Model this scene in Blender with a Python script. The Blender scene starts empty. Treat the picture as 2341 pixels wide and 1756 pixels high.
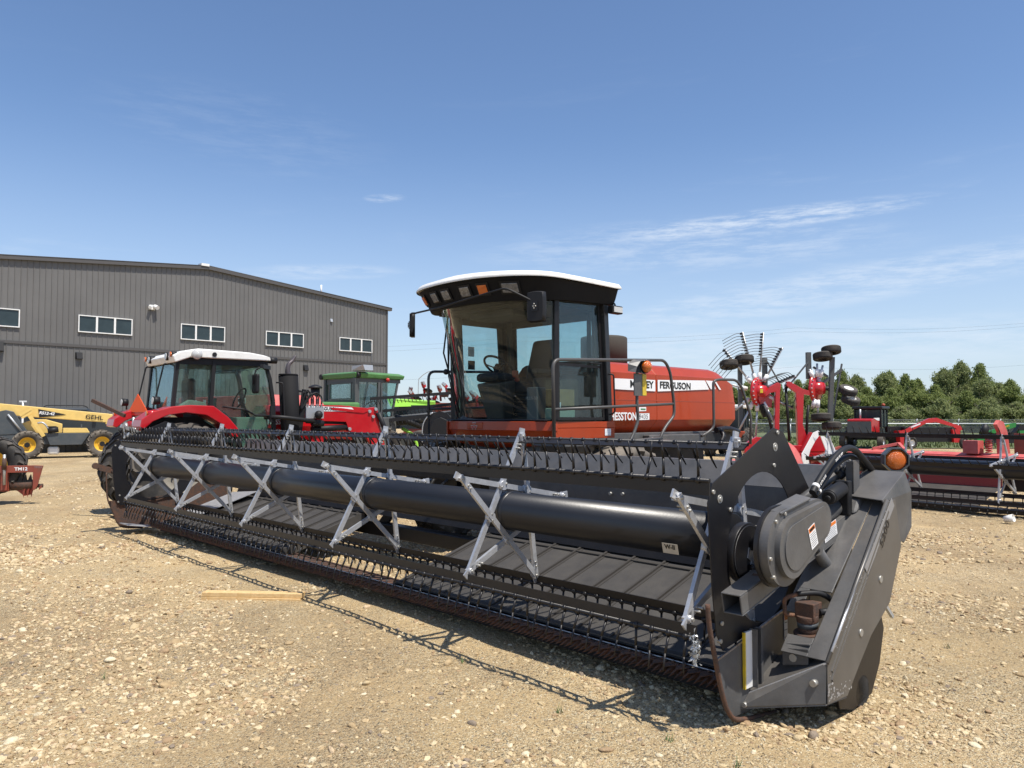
import bpy, math, random
import numpy as np
from math import sin, cos, pi, radians
from mathutils import Vector, Matrix, noise
from mathutils.geometry import tessellate_polygon
random.seed(7); RNG = np.random.default_rng(7)
COL = bpy.context.scene.collection
scene = bpy.context.scene

# ------------------------------------------------ camera
EYE = 1.5
cam = bpy.data.cameras.new("camera"); cam.sensor_width = 36; cam.lens = 1758.0/2341*36
cam.clip_start = 0.05; cam.clip_end = 3000
co = bpy.data.objects.new("camera", cam); COL.objects.link(co)
co.location = (0, 0, EYE); co.rotation_euler = (radians(90+2.4714), 0, 0)
scene.camera = co
# ------------------------------------------------ sun and sky
th = radians(43.903)
SX, SY = -0.46, -0.01                     # towards the sun, in the windrower's own axes, per metre of height
xd = Vector((-sin(th), cos(th), 0)); yd = Vector((-cos(th), -sin(th), 0))
sunv = (xd*SX + yd*SY + Vector((0, 0, 1))).normalized()
elev = math.asin(sunv.z); azim = math.atan2(sunv.x, sunv.y)
sl = bpy.data.lights.new("sun", 'SUN'); sl.energy = 5.0; sl.angle = radians(0.53); sl.color = (1, .94, .85)
so = bpy.data.objects.new("sun", sl); COL.objects.link(so); so.location = (0, 0, 40)
so.rotation_euler = sunv.to_track_quat('Z', 'Y').to_euler()
scene.view_settings.view_transform = 'Standard'; scene.view_settings.look = 'None'
scene.view_settings.exposure = 0.24; scene.view_settings.gamma = 1.0
w = bpy.data.worlds.new("World"); scene.world = w; w.use_nodes = True
nt = w.node_tree; N = nt.nodes; L = nt.links
for n in list(N): N.remove(n)
def nd(nt, t, **kw):
    n = nt.nodes.new(t)
    for k, v in kw.items():
        if k[0] == '_': setattr(n, k[1:], v)
        else:
            n.inputs[int(k[1:]) if k[0] == 'i' and k[1:].isdigit() else k.replace('_', ' ')].default_value = v
    return n
def lk(nt, a, b, ao=0, bi=0): nt.links.new(a.outputs[ao], b.inputs[bi])
out = nd(nt, 'ShaderNodeOutputWorld'); bg = nd(nt, 'ShaderNodeBackground'); bg.inputs[1].default_value = 0.138
sky = nd(nt, 'ShaderNodeTexSky', _sky_type='NISHITA', _sun_disc=False, _sun_elevation=elev, _sun_rotation=azim,
         _altitude=700, _air_density=1.0, _dust_density=1.0, _ozone_density=3.2)
tc = nd(nt, 'ShaderNodeTexCoord')
# thin high cloud: streaky noise on the dome, thicker towards the horizon
mp = nd(nt, 'ShaderNodeMapping'); mp.inputs['Scale'].default_value = (1.6, 1.6, 11); mp.inputs['Rotation'].default_value = (0.12, 0.10, 0.3)
lk(nt, tc, mp)
n1 = nd(nt, 'ShaderNodeTexNoise', Scale=2.1, Detail=9, Roughness=.62); n1.inputs['Distortion'].default_value = .5
lk(nt, mp, n1)
n2 = nd(nt, 'ShaderNodeTexNoise', Scale=9.0, Detail=8, Roughness=.7); lk(nt, mp, n2)
mx = nd(nt, 'ShaderNodeMath', _operation='MULTIPLY_ADD'); mx.inputs[1].default_value = .38; lk(nt, n2, mx); lk(nt, n1, mx, 0, 2)
sep = nd(nt, 'ShaderNodeSeparateXYZ'); lk(nt, tc, sep)
def ramp(x0, x1, y0=0., y1=1.):
    m = nd(nt, 'ShaderNodeMapRange', _interpolation_type='SMOOTHSTEP'); m.inputs[1].default_value = x0; m.inputs[2].default_value = x1
    m.inputs[3].default_value = y0; m.inputs[4].default_value = y1; return m
cl = ramp(.74, 1.05); lk(nt, mx, cl)
hz = ramp(.02, .34, 1, 0.05); lk(nt, sep, hz, 2)
rt = ramp(-.35, .35, .35, 1); lk(nt, sep, rt, 0)
m1 = nd(nt, 'ShaderNodeMath', _operation='MULTIPLY'); lk(nt, cl, m1); lk(nt, hz, m1, 0, 1)
m2 = nd(nt, 'ShaderNodeMath', _operation='MULTIPLY'); lk(nt, m1, m2); lk(nt, rt, m2, 0, 1)
def blob(d, su, sv, amp, tilt=0, thr=.35):
    """one cloud wisp round the direction d: a soft ellipse broken up by the same noise"""
    d = Vector(d).normalized(); u = Vector((0, 0, 1)).cross(d).normalized()*-1; v = d.cross(u).normalized()*-1
    if v.z < 0: v = -v
    u2 = u*cos(tilt)+v*sin(tilt); v2 = -u*sin(tilt)+v*cos(tilt)
    acc = None
    for ax, s in ((u2, su), (v2, sv)):
        dt = nd(nt, 'ShaderNodeVectorMath', _operation='DOT_PRODUCT'); lk(nt, tc, dt); dt.inputs[1].default_value = ax
        a = nd(nt, 'ShaderNodeMath', _operation='SUBTRACT'); nt.links.new(dt.outputs['Value'], a.inputs[0]); a.inputs[1].default_value = ax.dot(d)
        b = nd(nt, 'ShaderNodeMath', _operation='DIVIDE'); lk(nt, a, b); b.inputs[1].default_value = s
        c = nd(nt, 'ShaderNodeMath', _operation='MULTIPLY'); lk(nt, b, c); lk(nt, b, c, 0, 1)
        if acc is None: acc = c
        else:
            e = nd(nt, 'ShaderNodeMath', _operation='ADD'); lk(nt, acc, e); lk(nt, c, e, 0, 1); acc = e
    g = ramp(0, 1, 1, 0); lk(nt, acc, g)
    t = ramp(thr, thr+.3); lk(nt, n2, t)
    h = nd(nt, 'ShaderNodeMath', _operation='MULTIPLY'); lk(nt, g, h); lk(nt, t, h, 0, 1)
    k = nd(nt, 'ShaderNodeMath', _operation='MULTIPLY'); lk(nt, h, k); k.inputs[1].default_value = amp
    return k
tot = m2
for b in (blob((.325, 1, .258), .24, .016, .75, .05, .38), blob((.23, 1, .225), .30, .04, .35, .0, .38), blob((.42, 1, .17), .38, .03, .45, .12, .36),
          blob((-.167, 1, .288), .030, .007, .55, .05, .42), blob((-.35, 1, .375), .2, .06, .07, -.1, .4),
          blob((-.25, 1, .19), .12, .012, .35, .05, .36), blob((.35, 1, .09), .5, .04, .35, .02, .34)):
    e = nd(nt, 'ShaderNodeMath', _operation='MAXIMUM'); lk(nt, tot, e); lk(nt, b, e, 0, 1); tot = e
hs = nd(nt, 'ShaderNodeHueSaturation'); hs.inputs['Saturation'].default_value = 1.05; hs.inputs['Hue'].default_value = .502; hs.inputs['Value'].default_value = 1.0; nt.links.new(sky.outputs[0], hs.inputs['Color'])
hv = ramp(-.02, .36, .62, 0); lk(nt, sep, hv, 2)          # pale summer haze low in the sky
mh = nd(nt, 'ShaderNodeMixRGB'); lk(nt, hv, mh); lk(nt, hs, mh, 0, 1); mh.inputs[2].default_value = (3.7, 4.35, 5.3, 1)
mc = nd(nt, 'ShaderNodeMixRGB'); lk(nt, tot, mc); lk(nt, mh, mc, 0, 1); mc.inputs[2].default_value = (5.0, 5.5, 6.2, 1)
lk(nt, mc, bg); lk(nt, bg, out)

# ------------------------------------------------ frames of the machines (place and heading on the ground)
FRAMES = {'T': (-5.3, 11.8, -0.872665), 'G': (-4.07, 20, -0.785398), 'R': (5.7, 16, -0.0), 'W': (0, 0, -0.0), 'V': (-17.6, 28, -1.047198), 'H': (7.5532, 11.8271, -4.063353), 'K': (-7.8, 13.6, -1.22173), 'B': (-7.5, 46, -0.776672), 'L': (-1.7, 23, -0.0), 'M': (-1.7206, 7.0852, 2.337049)}

# ------------------------------------------------ materials
def mat(name, col, rough=.5, metal=0., bump=0., bscale=40., var=.0, vscale=6., col2=None, spec=.5, coat=0., dust=0., emit=None, thr=(.35, .65)):
    m = bpy.data.materials.new(name); m.use_nodes = True; t = m.node_tree; b = t.nodes['Principled BSDF']
    b.inputs['Base Color'].default_value = (*col, 1); b.inputs['Roughness'].default_value = rough; b.inputs['Metallic'].default_value = metal
    b.inputs['Specular IOR Level'].default_value = spec
    if coat: b.inputs['Coat Weight'].default_value = coat; b.inputs['Coat Roughness'].default_value = .08
    tcx = nd(t, 'ShaderNodeTexCoord')
    src = None
    if var or col2:
        n = nd(t, 'ShaderNodeTexNoise', Scale=vscale, Detail=8, Roughness=.65); lk(t, tcx, n, 3)
        r = nd(t, 'ShaderNodeMapRange'); r.inputs[1].default_value = thr[0]; r.inputs[2].default_value = thr[1]; lk(t, n, r)
        mxn = nd(t, 'ShaderNodeMixRGB'); lk(t, r, mxn); mxn.inputs[1].default_value = (*col, 1)
        c2 = col2 if col2 else tuple(min(1, c*(1+var)) for c in col)
        if not col2: mxn.inputs[1].default_value = (*[c*(1-var) for c in col], 1)
        mxn.inputs[2].default_value = (*c2, 1); lk(t, mxn, b); src = mxn
    if dust:
        n = nd(t, 'ShaderNodeTexNoise', Scale=2.7, Detail=10, Roughness=.72); lk(t, tcx, n, 3)
        g = nd(t, 'ShaderNodeNewGeometry'); s = nd(t, 'ShaderNodeSeparateXYZ'); lk(t, g, s, 1)
        a = nd(t, 'ShaderNodeMath', _operation='MULTIPLY_ADD'); lk(t, s, a, 2); a.inputs[1].default_value = .18; lk(t, n, a, 0, 2)
        r = nd(t, 'ShaderNodeMapRange'); r.inputs[1].default_value = .42; r.inputs[2].default_value = .85; r.inputs[4].default_value = dust; lk(t, a, r)
        md = nd(t, 'ShaderNodeMixRGB'); lk(t, r, md)
        if src: lk(t, src, md, 0, 1)
        else: md.inputs[1].default_value = (*col, 1)
        md.inputs[2].default_value = (.36, .30, .23, 1); lk(t, md, b)
        rr = nd(t, 'ShaderNodeMapRange'); rr.inputs[1].default_value = 0; rr.inputs[2].default_value = 1; rr.inputs[3].default_value = rough; rr.inputs[4].default_value = .9
        lk(t, r, rr); t.links.new(rr.outputs[0], b.inputs['Roughness'])
    if bump:
        n = nd(t, 'ShaderNodeTexNoise', Scale=bscale, Detail=6, Roughness=.6); lk(t, tcx, n, 3)
        bp = nd(t, 'ShaderNodeBump'); bp.inputs['Strength'].default_value = bump; bp.inputs['Distance'].default_value = .01
        t.links.new(n.outputs[0], bp.inputs['Height']); t.links.new(bp.outputs[0], b.inputs['Normal'])
    if emit: b.inputs['Emission Color'].default_value = (*emit[0], 1); b.inputs['Emission Strength'].default_value = emit[1]
    return m
def glassmat(name, tint, refl=.07, rough=.02, dirt=.06):
    m = bpy.data.materials.new(name); m.use_nodes = True; t = m.node_tree
    for n in list(t.nodes): t.nodes.remove(n)
    o = nd(t, 'ShaderNodeOutputMaterial'); tr = nd(t, 'ShaderNodeBsdfTransparent'); tr.inputs[0].default_value = (*tint, 1)
    gl = nd(t, 'ShaderNodeBsdfGlossy'); gl.inputs['Roughness'].default_value = rough; gl.inputs[0].default_value = (.9, .95, 1, 1)
    fr = nd(t, 'ShaderNodeLayerWeight'); fr.inputs[0].default_value = .16
    r = nd(t, 'ShaderNodeMapRange'); r.inputs[3].default_value = refl; r.inputs[4].default_value = .45; t.links.new(fr.outputs['Fresnel'], r.inputs[0])
    mx = nd(t, 'ShaderNodeMixShader'); lk(t, r, mx); lk(t, tr, mx, 0, 1); lk(t, gl, mx, 0, 2)
    df = nd(t, 'ShaderNodeBsdfDiffuse'); df.inputs[0].default_value = (.42, .42, .38, 1)
    tcx = nd(t, 'ShaderNodeTexCoord'); n = nd(t, 'ShaderNodeTexNoise', Scale=5, Detail=10, Roughness=.75); lk(t, tcx, n, 3)
    rr = nd(t, 'ShaderNodeMapRange'); rr.inputs[1].default_value = .4; rr.inputs[2].default_value = .8; rr.inputs[3].default_value = dirt*.4; rr.inputs[4].default_value = dirt*2.4; lk(t, n, rr)
    m2 = nd(t, 'ShaderNodeMixShader'); lk(t, rr, m2); lk(t, mx, m2, 0, 1); lk(t, df, m2, 0, 2); lk(t, m2, o)
    return m
MT = {}
def M_(k): return MT[k]
MT['charcoal'] = mat('charcoal_paint', (.074, .077, .081), .40, var=.24, vscale=4.5, dust=.20, spec=.5, bump=.08, bscale=70)
MT['gunmetal'] = mat('grey_metallic_paint', (.115, .112, .108), .36, metal=.3, var=.14, vscale=3, dust=.14)
MT['black'] = mat('black_sheet', (.009, .009, .011), .40, dust=.035, spec=.4, bump=.10, bscale=140)
MT['tube'] = mat('satin_black_tube', (.010, .012, .017), .34, dust=.012, spec=.45, bump=.05, bscale=60)
MT['plastic'] = mat('black_plastic', (.012, .012, .013), .55, spec=.35)
MT['rail'] = mat('grey_rail_paint', (.060, .060, .060), .4, dust=.12)
MT['alu'] = mat('bare_aluminium', (.46, .47, .49), .42, metal=.45, var=.12, vscale=20, bump=.1, bscale=120)
MT['bolt'] = mat('zinc_bolt', (.38, .37, .34), .5, metal=.6)
MT['rust'] = mat('rusty_steel', (.11, .052, .030), .8, var=.2, col2=(.055, .040, .034), vscale=22, bump=.5, bscale=90)
MT['guard'] = mat('rusty_guard', (.20, .088, .042), .8, col2=(.06, .042, .034), vscale=30, bump=.5, bscale=120)
MT['steel'] = mat('worn_steel', (.42, .40, .38), .4, metal=.8, col2=(.16, .10, .07), vscale=14, bump=.3)
MT['deckmat'] = mat('rubber_canvas', (.044, .042, .041), .6, col2=(.078, .072, .064), vscale=5, bump=.25, bscale=220, thr=(.3, .75))
MT['slat'] = mat('canvas_slat', (.050, .046, .042), .55)
MT['rubber'] = mat('tyre_rubber', (.020, .020, .020), .8, dust=.30, bump=.2, bscale=60)
MT['rubberdust'] = mat('dusty_tyre', (.055, .050, .044), .9, dust=.62, bump=.25, bscale=50)
MT['orange'] = mat('faded_orange_red_paint', (.36, .042, .007), .34, coat=.2, spec=.35, var=.06, vscale=3)
MT['red'] = mat('bright_red_paint', (.46, .006, .012), .28, coat=.4, var=.06, dust=.07)
MT['fadedred'] = mat('faded_red_paint', (.50, .075, .065), .5, var=.1, vscale=4, col2=(.60, .15, .13))
MT['darkred'] = mat('worn_dark_red_paint', (.27, .042, .022), .55, col2=(.19, .05, .03), vscale=9, dust=.12)
MT['white'] = mat('white_paint', (.78, .78, .76), .35, var=.03)
MT['roofwhite'] = mat('off_white_fibreglass', (.80, .79, .75), .4, col2=(.62, .60, .54), vscale=7, thr=(.5, .8))
MT['decal'] = mat('white_decal', (.80, .81, .82), .35)
MT['dulldecal'] = mat('yellowed_decal', (.42, .39, .33), .5, var=.1, vscale=30)
MT['lettering'] = mat('black_lettering', (.012, .012, .012), .4)
MT['greydecal'] = mat('grey_decal', (.24, .24, .245), .4)
MT['matblack'] = mat('matt_black_paint', (.010, .010, .011), .75, spec=.2)
MT['orangedecal'] = mat('orange_decal', (.80, .20, .02), .5)
MT['yellow'] = mat('yellow_paint', (.72, .52, .012), .45, col2=(.5, .37, .05), vscale=12)
MT['amber'] = mat('amber_lens', (.62, .13, .006), .16, coat=.8, bump=.6, bscale=220)
MT['lens'] = mat('clear_lens', (.55, .55, .53), .12, coat=.8, bump=.5, bscale=200)
MT['headlens'] = mat('head_lamp_lens', (.20, .20, .20), .14, metal=.3, coat=.6, bump=.9, bscale=60, var=.35, vscale=25)
MT['redlens'] = mat('red_lens', (.5, .02, .01), .2, coat=.5)
MT['green'] = mat('old_green_paint', (.070, .21, .058), .42, dust=.14, var=.1)
MT['lime'] = mat('lime_green_paint', (.30, .62, .06), .4, dust=.05)
MT['dgreen'] = mat('deep_green_paint', (.022, .20, .040), .35, var=.1)
MT['gehl'] = mat('pale_yellow_paint', (.74, .52, .16), .42, dust=.10, var=.05)
MT['rimy'] = mat('yellow_rim_paint', (.72, .42, .03), .45, dust=.12)
MT['slate'] = mat('slate_grey_paint', (.055, .068, .078), .45, dust=.15)
MT['greycab'] = mat('grey_cab_paint', (.075, .08, .08), .45, dust=.1)
MT['interior'] = mat('taupe_cab_trim', (.055, .048, .038), .8)
MT['seat'] = mat('dark_seat_fabric', (.030, .026, .025), .9, bump=.3)
MT['mint'] = mat('pale_green_sheet', (.35, .45, .33), .8)
MT['card'] = mat('brown_cardboard', (.36, .25, .10), .85, col2=(.26, .17, .07), vscale=12)
MT['leverred'] = mat('orange_lever', (.34, .055, .02), .5)
MT['wood'] = mat('pine_wood', (.58, .38, .16), .7, col2=(.70, .50, .25), vscale=30, bump=.2)
MT['cloth'] = mat('black_plastic_wrap', (.010, .010, .011), .42, bump=1.0, bscale=26)
MT['wire'] = mat('power_line', (.10, .11, .12), .7)
MT['galv'] = mat('galvanised_steel', (.45, .47, .48), .45, metal=.5)
MT['carbody'] = mat('dark_grey_car_paint', (.035, .042, .048), .25, coat=.5)
MT['glass'] = glassmat('cab_glass', (.75, .85, .84), .03, dirt=.03)
MT['glassd'] = glassmat('cab_side_glass', (.76, .86, .86), .035, dirt=.025)
MT['tglass'] = glassmat('tractor_glass', (.76, .86, .85), .04, dirt=.03)
MT['winglass'] = mat('window_glass', (.030, .045, .050), .10, spec=.45, var=.2, vscale=1.5)
MT['bark'] = mat('grey_bark', (.16, .14, .11), .9, bump=.6)

MT['stacktip'] = mat('scorched_pipe', (.10, .085, .09), .5, metal=.4)
MT['rimgrey'] = mat('dull_cream_rim', (.30, .28, .24), .6, dust=.2)
# ------------------------------------------------ mesh builder
def V(p): return Vector(p)
class MB:
    def __init__(s): s.v = []; s.f = []; s.s = []
    def add(s, vs, fs, smooth=False):
        o = len(s.v); s.v += [tuple(v) for v in vs]; s.f += [tuple(i+o for i in f) for f in fs]; s.s += [smooth]*len(fs); return s
    def box(s, x0, x1, y0, y1, z0, z1):
        vs = [(x, y, z) for x in (x0, x1) for y in (y0, y1) for z in (z0, z1)]
        return s.add(vs, [(0, 1, 3, 2), (4, 6, 7, 5), (0, 4, 5, 1), (2, 3, 7, 6), (0, 2, 6, 4), (1, 5, 7, 3)])
    def bar(s, p, q, w, h, up=(0, 0, 1), w2=None, h2=None):
        p, q, up = V(p), V(q), V(up); d = (q-p).normalized(); sx = d.cross(up)
        if sx.length < 1e-4: sx = d.cross(V((1, 0, 0)))
        sx.normalize(); u = sx.cross(d); w2 = w if w2 is None else w2; h2 = h if h2 is None else h2
        vs = []
        for c, a, b in ((p, w, h), (q, w2, h2)):
            for i, j in ((-1, -1), (1, -1), (1, 1), (-1, 1)): vs.append(c+sx*(i*a/2)+u*(j*b/2))
        return s.add(vs, [(3, 2, 1, 0), (4, 5, 6, 7), (0, 1, 5, 4), (1, 2, 6, 5), (2, 3, 7, 6), (3, 0, 4, 7)])
    def tube(s, pts, r, n=8, cap=True, closed=False, r2=None):
        pts = [V(p) for p in pts]; m = len(pts); vs = []; prev = None
        for i, p in enumerate(pts):
            if closed: d = pts[(i+1) % m]-pts[i-1]
            else: d = pts[min(i+1, m-1)]-pts[max(i-1, 0)]
            d.normalize()
            if prev is None:
                a = V((0, 0, 1)) if abs(d.z) < .9 else V((1, 0, 0)); a = (a-d*a.dot(d)).normalized()
            else:
                a = prev-d*prev.dot(d)
                a = a.normalized() if a.length > 1e-5 else d.orthogonal().normalized()
            prev = a; b = d.cross(a); rr = r if r2 is None else r+(r2-r)*i/(m-1)
            for k in range(n): t = 2*pi*k/n; vs.append(p+a*(rr*cos(t))+b*(rr*sin(t)))
        fs = []; M = m if closed else m-1
        for i in range(M):
            for k in range(n):
                i2 = (i+1) % m; fs.append((i*n+k, i*n+(k+1) % n, i2*n+(k+1) % n, i2*n+k))
        o = len(s.v); s.add(vs, fs, True)
        if cap and not closed:
            s.f += [tuple(o+k for k in range(n-1, -1, -1)), tuple(o+(m-1)*n+k for k in range(n))]; s.s += [False]*2
        return s
    def cyl(s, p, q, r, r2=None, n=16, cap=True): return s.tube([p, q], r, n, cap, r2=r2)
    def lathe(s, prof, c, ax, n=32, smooth=True):
        c, ax = V(c), V(ax).normalized(); a = ax.orthogonal().normalized(); b = ax.cross(a); vs = []; m = len(prof)
        for (r, t) in prof:
            for k in range(n): h = 2*pi*k/n; vs.append(c+ax*t+a*(r*cos(h))+b*(r*sin(h)))
        fs = [(i*n+k, i*n+(k+1) % n, (i+1)*n+(k+1) % n, (i+1)*n+k) for i in range(m-1) for k in range(n)]
        return s.add(vs, fs, smooth)
    def sph(s, c, r, n=10, sc=(1, 1, 1)):
        vs = []; fs = []; m = n//2+1
        for i in range(m+1):
            a = pi*i/m
            for k in range(n): b = 2*pi*k/n; vs.append((c[0]+r*sc[0]*sin(a)*cos(b), c[1]+r*sc[1]*sin(a)*sin(b), c[2]+r*sc[2]*cos(a)))
        for i in range(m):
            for k in range(n): fs.append((i*n+k, (i+1)*n+k, (i+1)*n+(k+1) % n, i*n+(k+1) % n))
        return s.add(vs, fs, True)
    def prism(s, poly, ax, a, b, holes=()):
        """polygon (2D, or 3D points whose ax coordinate is dropped) extruded along axis ax from a to b"""
        k = 'xyz'.index(ax); ii = [i for i in range(3) if i != k]
        def two(P): return [(p[ii[0]], p[ii[1]]) if len(p) == 3 else tuple(p) for p in P]
        loops = [two(poly)]+[two(h) for h in holes]
        def mk(p, t):
            r = [0, 0, 0]; r[ii[0]], r[ii[1]] = p; r[k] = t; return tuple(r)
        flat = [p for l in loops for p in l]; n = len(flat)
        tris = tessellate_polygon([[Vector((p[0], p[1], 0)) for p in l] for l in loops])
        vs = [mk(p, a) for p in flat]+[mk(p, b) for p in flat]
        fs = [tuple(t) for t in tris]+[tuple(i+n for i in reversed(t)) for t in tris]
        o = 0
        for l in loops:
            m = len(l)
            for i in range(m): j = (i+1) % m; fs.append((o+i, o+j, n+o+j, n+o+i))
            o += m
        return s.add(vs, fs)
    def sheet(s, P, thick=.004, nrm=None):
        """flat polygon of 3D points given a thickness along its normal"""
        P = [V(p) for p in P]; nn = V(nrm).normalized() if nrm else (P[1]-P[0]).cross(P[-1]-P[0]).normalized(); n = len(P)
        vs = P+[p+nn*thick for p in P]
        return s.add(vs, [tuple(range(n-1, -1, -1)), tuple(range(n, 2*n))]+[(i, (i+1) % n, n+(i+1) % n, n+i) for i in range(n)])
    def grid(s, rows, smooth=True, close=False):
        m = len(rows); n = len(rows[0]); vs = [p for r in rows for p in r]
        fs = [(i*n+k, i*n+(k+1) % n, (i+1)*n+(k+1) % n, (i+1)*n+k) for i in range(m-1) for k in range(n if close else n-1)]
        return s.add(vs, fs, smooth)
    def each(s, name, m, parent):
        # one object for every separate solid that was added
        n = len(s.v); up = list(range(n))
        def fd(i):
            while up[i] != i: up[i] = up[up[i]]; i = up[i]
            return i
        for f in s.f:
            for j in f[1:]: up[fd(j)] = fd(f[0])
        grp = {}
        for f, q in zip(s.f, s.s): grp.setdefault(fd(f[0]), []).append((f, q))
        for fs in grp.values():
            ids = sorted({i for f, q in fs for i in f}); mp = {i: k for k, i in enumerate(ids)}; b = MB()
            b.v = [s.v[i] for i in ids]; b.f = [tuple(mp[i] for i in f) for f, q in fs]; b.s = [q for f, q in fs]; b.build(name, m, parent)
    def build(s, name, m, parent=None, bevel=0, fix=True):
        me = bpy.data.meshes.new(name); me.from_pydata(s.v, [], s.f); me.update()
        me.polygons.foreach_set('use_smooth', s.s)
        if fix:
            import bmesh
            bm = bmesh.new(); bm.from_mesh(me); bmesh.ops.recalc_face_normals(bm, faces=bm.faces); bm.to_mesh(me); bm.free()
        me.materials.append(MT[m] if isinstance(m, str) else m)
        o = bpy.data.objects.new(name, me); COL.objects.link(o)
        if parent is not None: o.parent = parent
        if bevel:
            bv = o.modifiers.new('bevel', 'BEVEL'); bv.width = bevel; bv.segments = 2; bv.limit_method = 'ANGLE'; bv.angle_limit = radians(40)
        return o
def thing(name, label, cat, frame=None, loc=None, rz=0, group=None):
    o = bpy.data.objects.new(name, None); COL.objects.link(o); o.empty_display_size = .2
    if frame: fx, fy, fa = FRAMES[frame]; o.location = (fx, fy, 0); o.rotation_euler = (0, 0, fa)
    if loc is not None: o.location = loc; o.rotation_euler = (0, 0, rz)
    o['label'] = label; o['category'] = cat
    if group: o['group'] = group
    return o
def tag(o, label=None, cat=None, group=None, kind=None, frame=None):
    if label: o['label'] = label
    if cat: o['category'] = cat
    if group: o['group'] = group
    if kind: o['kind'] = kind
    if frame: fx, fy, fa = FRAMES[frame]; o.location = (fx, fy, 0); o.rotation_euler = (0, 0, fa)
    return o
def struct(o): o['kind'] = 'structure'; return o
def copytree(o, parent=None):
    c = o.copy(); COL.objects.link(c)
    if parent is not None: c.parent = parent
    for ch in list(o.children): copytree(ch, c)
    return c
def text(s, size, p, xdir, up, m, parent, name='lettering', bold=0., sx=1., shear=0., align='CENTER', lift=.0015):
    cu = bpy.data.curves.new(name, 'FONT'); cu.body = s; cu.size = size; cu.align_x = align; cu.align_y = 'CENTER'
    cu.extrude = .0008; cu.offset = bold*size; cu.shear = shear; cu.resolution_u = 3
    t = bpy.data.objects.new('tmp', cu); COL.objects.link(t); bpy.context.view_layer.update()
    me = bpy.data.meshes.new_from_object(t.evaluated_get(bpy.context.evaluated_depsgraph_get()))
    bpy.data.objects.remove(t); bpy.data.curves.remove(cu)
    X = V(xdir).normalized(); Y = V(up); Y = (Y-X*Y.dot(X)).normalized(); Z = X.cross(Y)
    Mx = Matrix((X*sx, Y, Z)).transposed().to_4x4(); Mx.translation = V(p)+Z*lift
    me.transform(Mx); me.materials.clear(); me.materials.append(MT[m]); me.name = name
    o = bpy.data.objects.new(name, me); COL.objects.link(o); o.parent = parent; return o
def arc(c, r, a0, a1, n, ax='x'):
    """points on an arc in the plane normal to ax, degrees"""
    P = []
    for i in range(n+1):
        a = radians(a0+(a1-a0)*i/n)
        if ax == 'x': P.append((c[0], c[1]+r*cos(a), c[2]+r*sin(a)))
        elif ax == 'y': P.append((c[0]+r*cos(a), c[1], c[2]+r*sin(a)))
        else: P.append((c[0]+r*cos(a), c[1]+r*sin(a), c[2]))
    return P
def smooth(pts, n=6, closed=False):
    """Catmull-Rom through the points"""
    P = [V(p) for p in pts]; out = []; m = len(P)
    for i in range(m-1 if not closed else m):
        p0, p1, p2, p3 = P[max(i-1, 0)] if not closed else P[i-1], P[i], P[(i+1) % m], P[min(i+2, m-1)] if not closed else P[(i+2) % m]
        for k in range(n):
            t = k/n; out.append(.5*((2*p1)+(p2-p0)*t+(2*p0-5*p1+4*p2-p3)*t*t+(3*p1-p0-3*p2+p3)*t**3))
    if not closed: out.append(P[-1])
    return out
def rounded(pts, r, n=4):
    """polyline with its corners rounded to radius about r"""
    P = [V(p) for p in pts]; out = [P[0]]
    for i in range(1, len(P)-1):
        a, b, c = P[i-1], P[i], P[i+1]; d1 = (a-b); d2 = (c-b); k = min(r, d1.length*.45, d2.length*.45)
        s, e = b+d1.normalized()*k, b+d2.normalized()*k
        for j in range(n+1): t = j/n; out.append(s*(1-t)**2+b*2*t*(1-t)+e*t*t)
    out.append(P[-1]); return out
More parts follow.
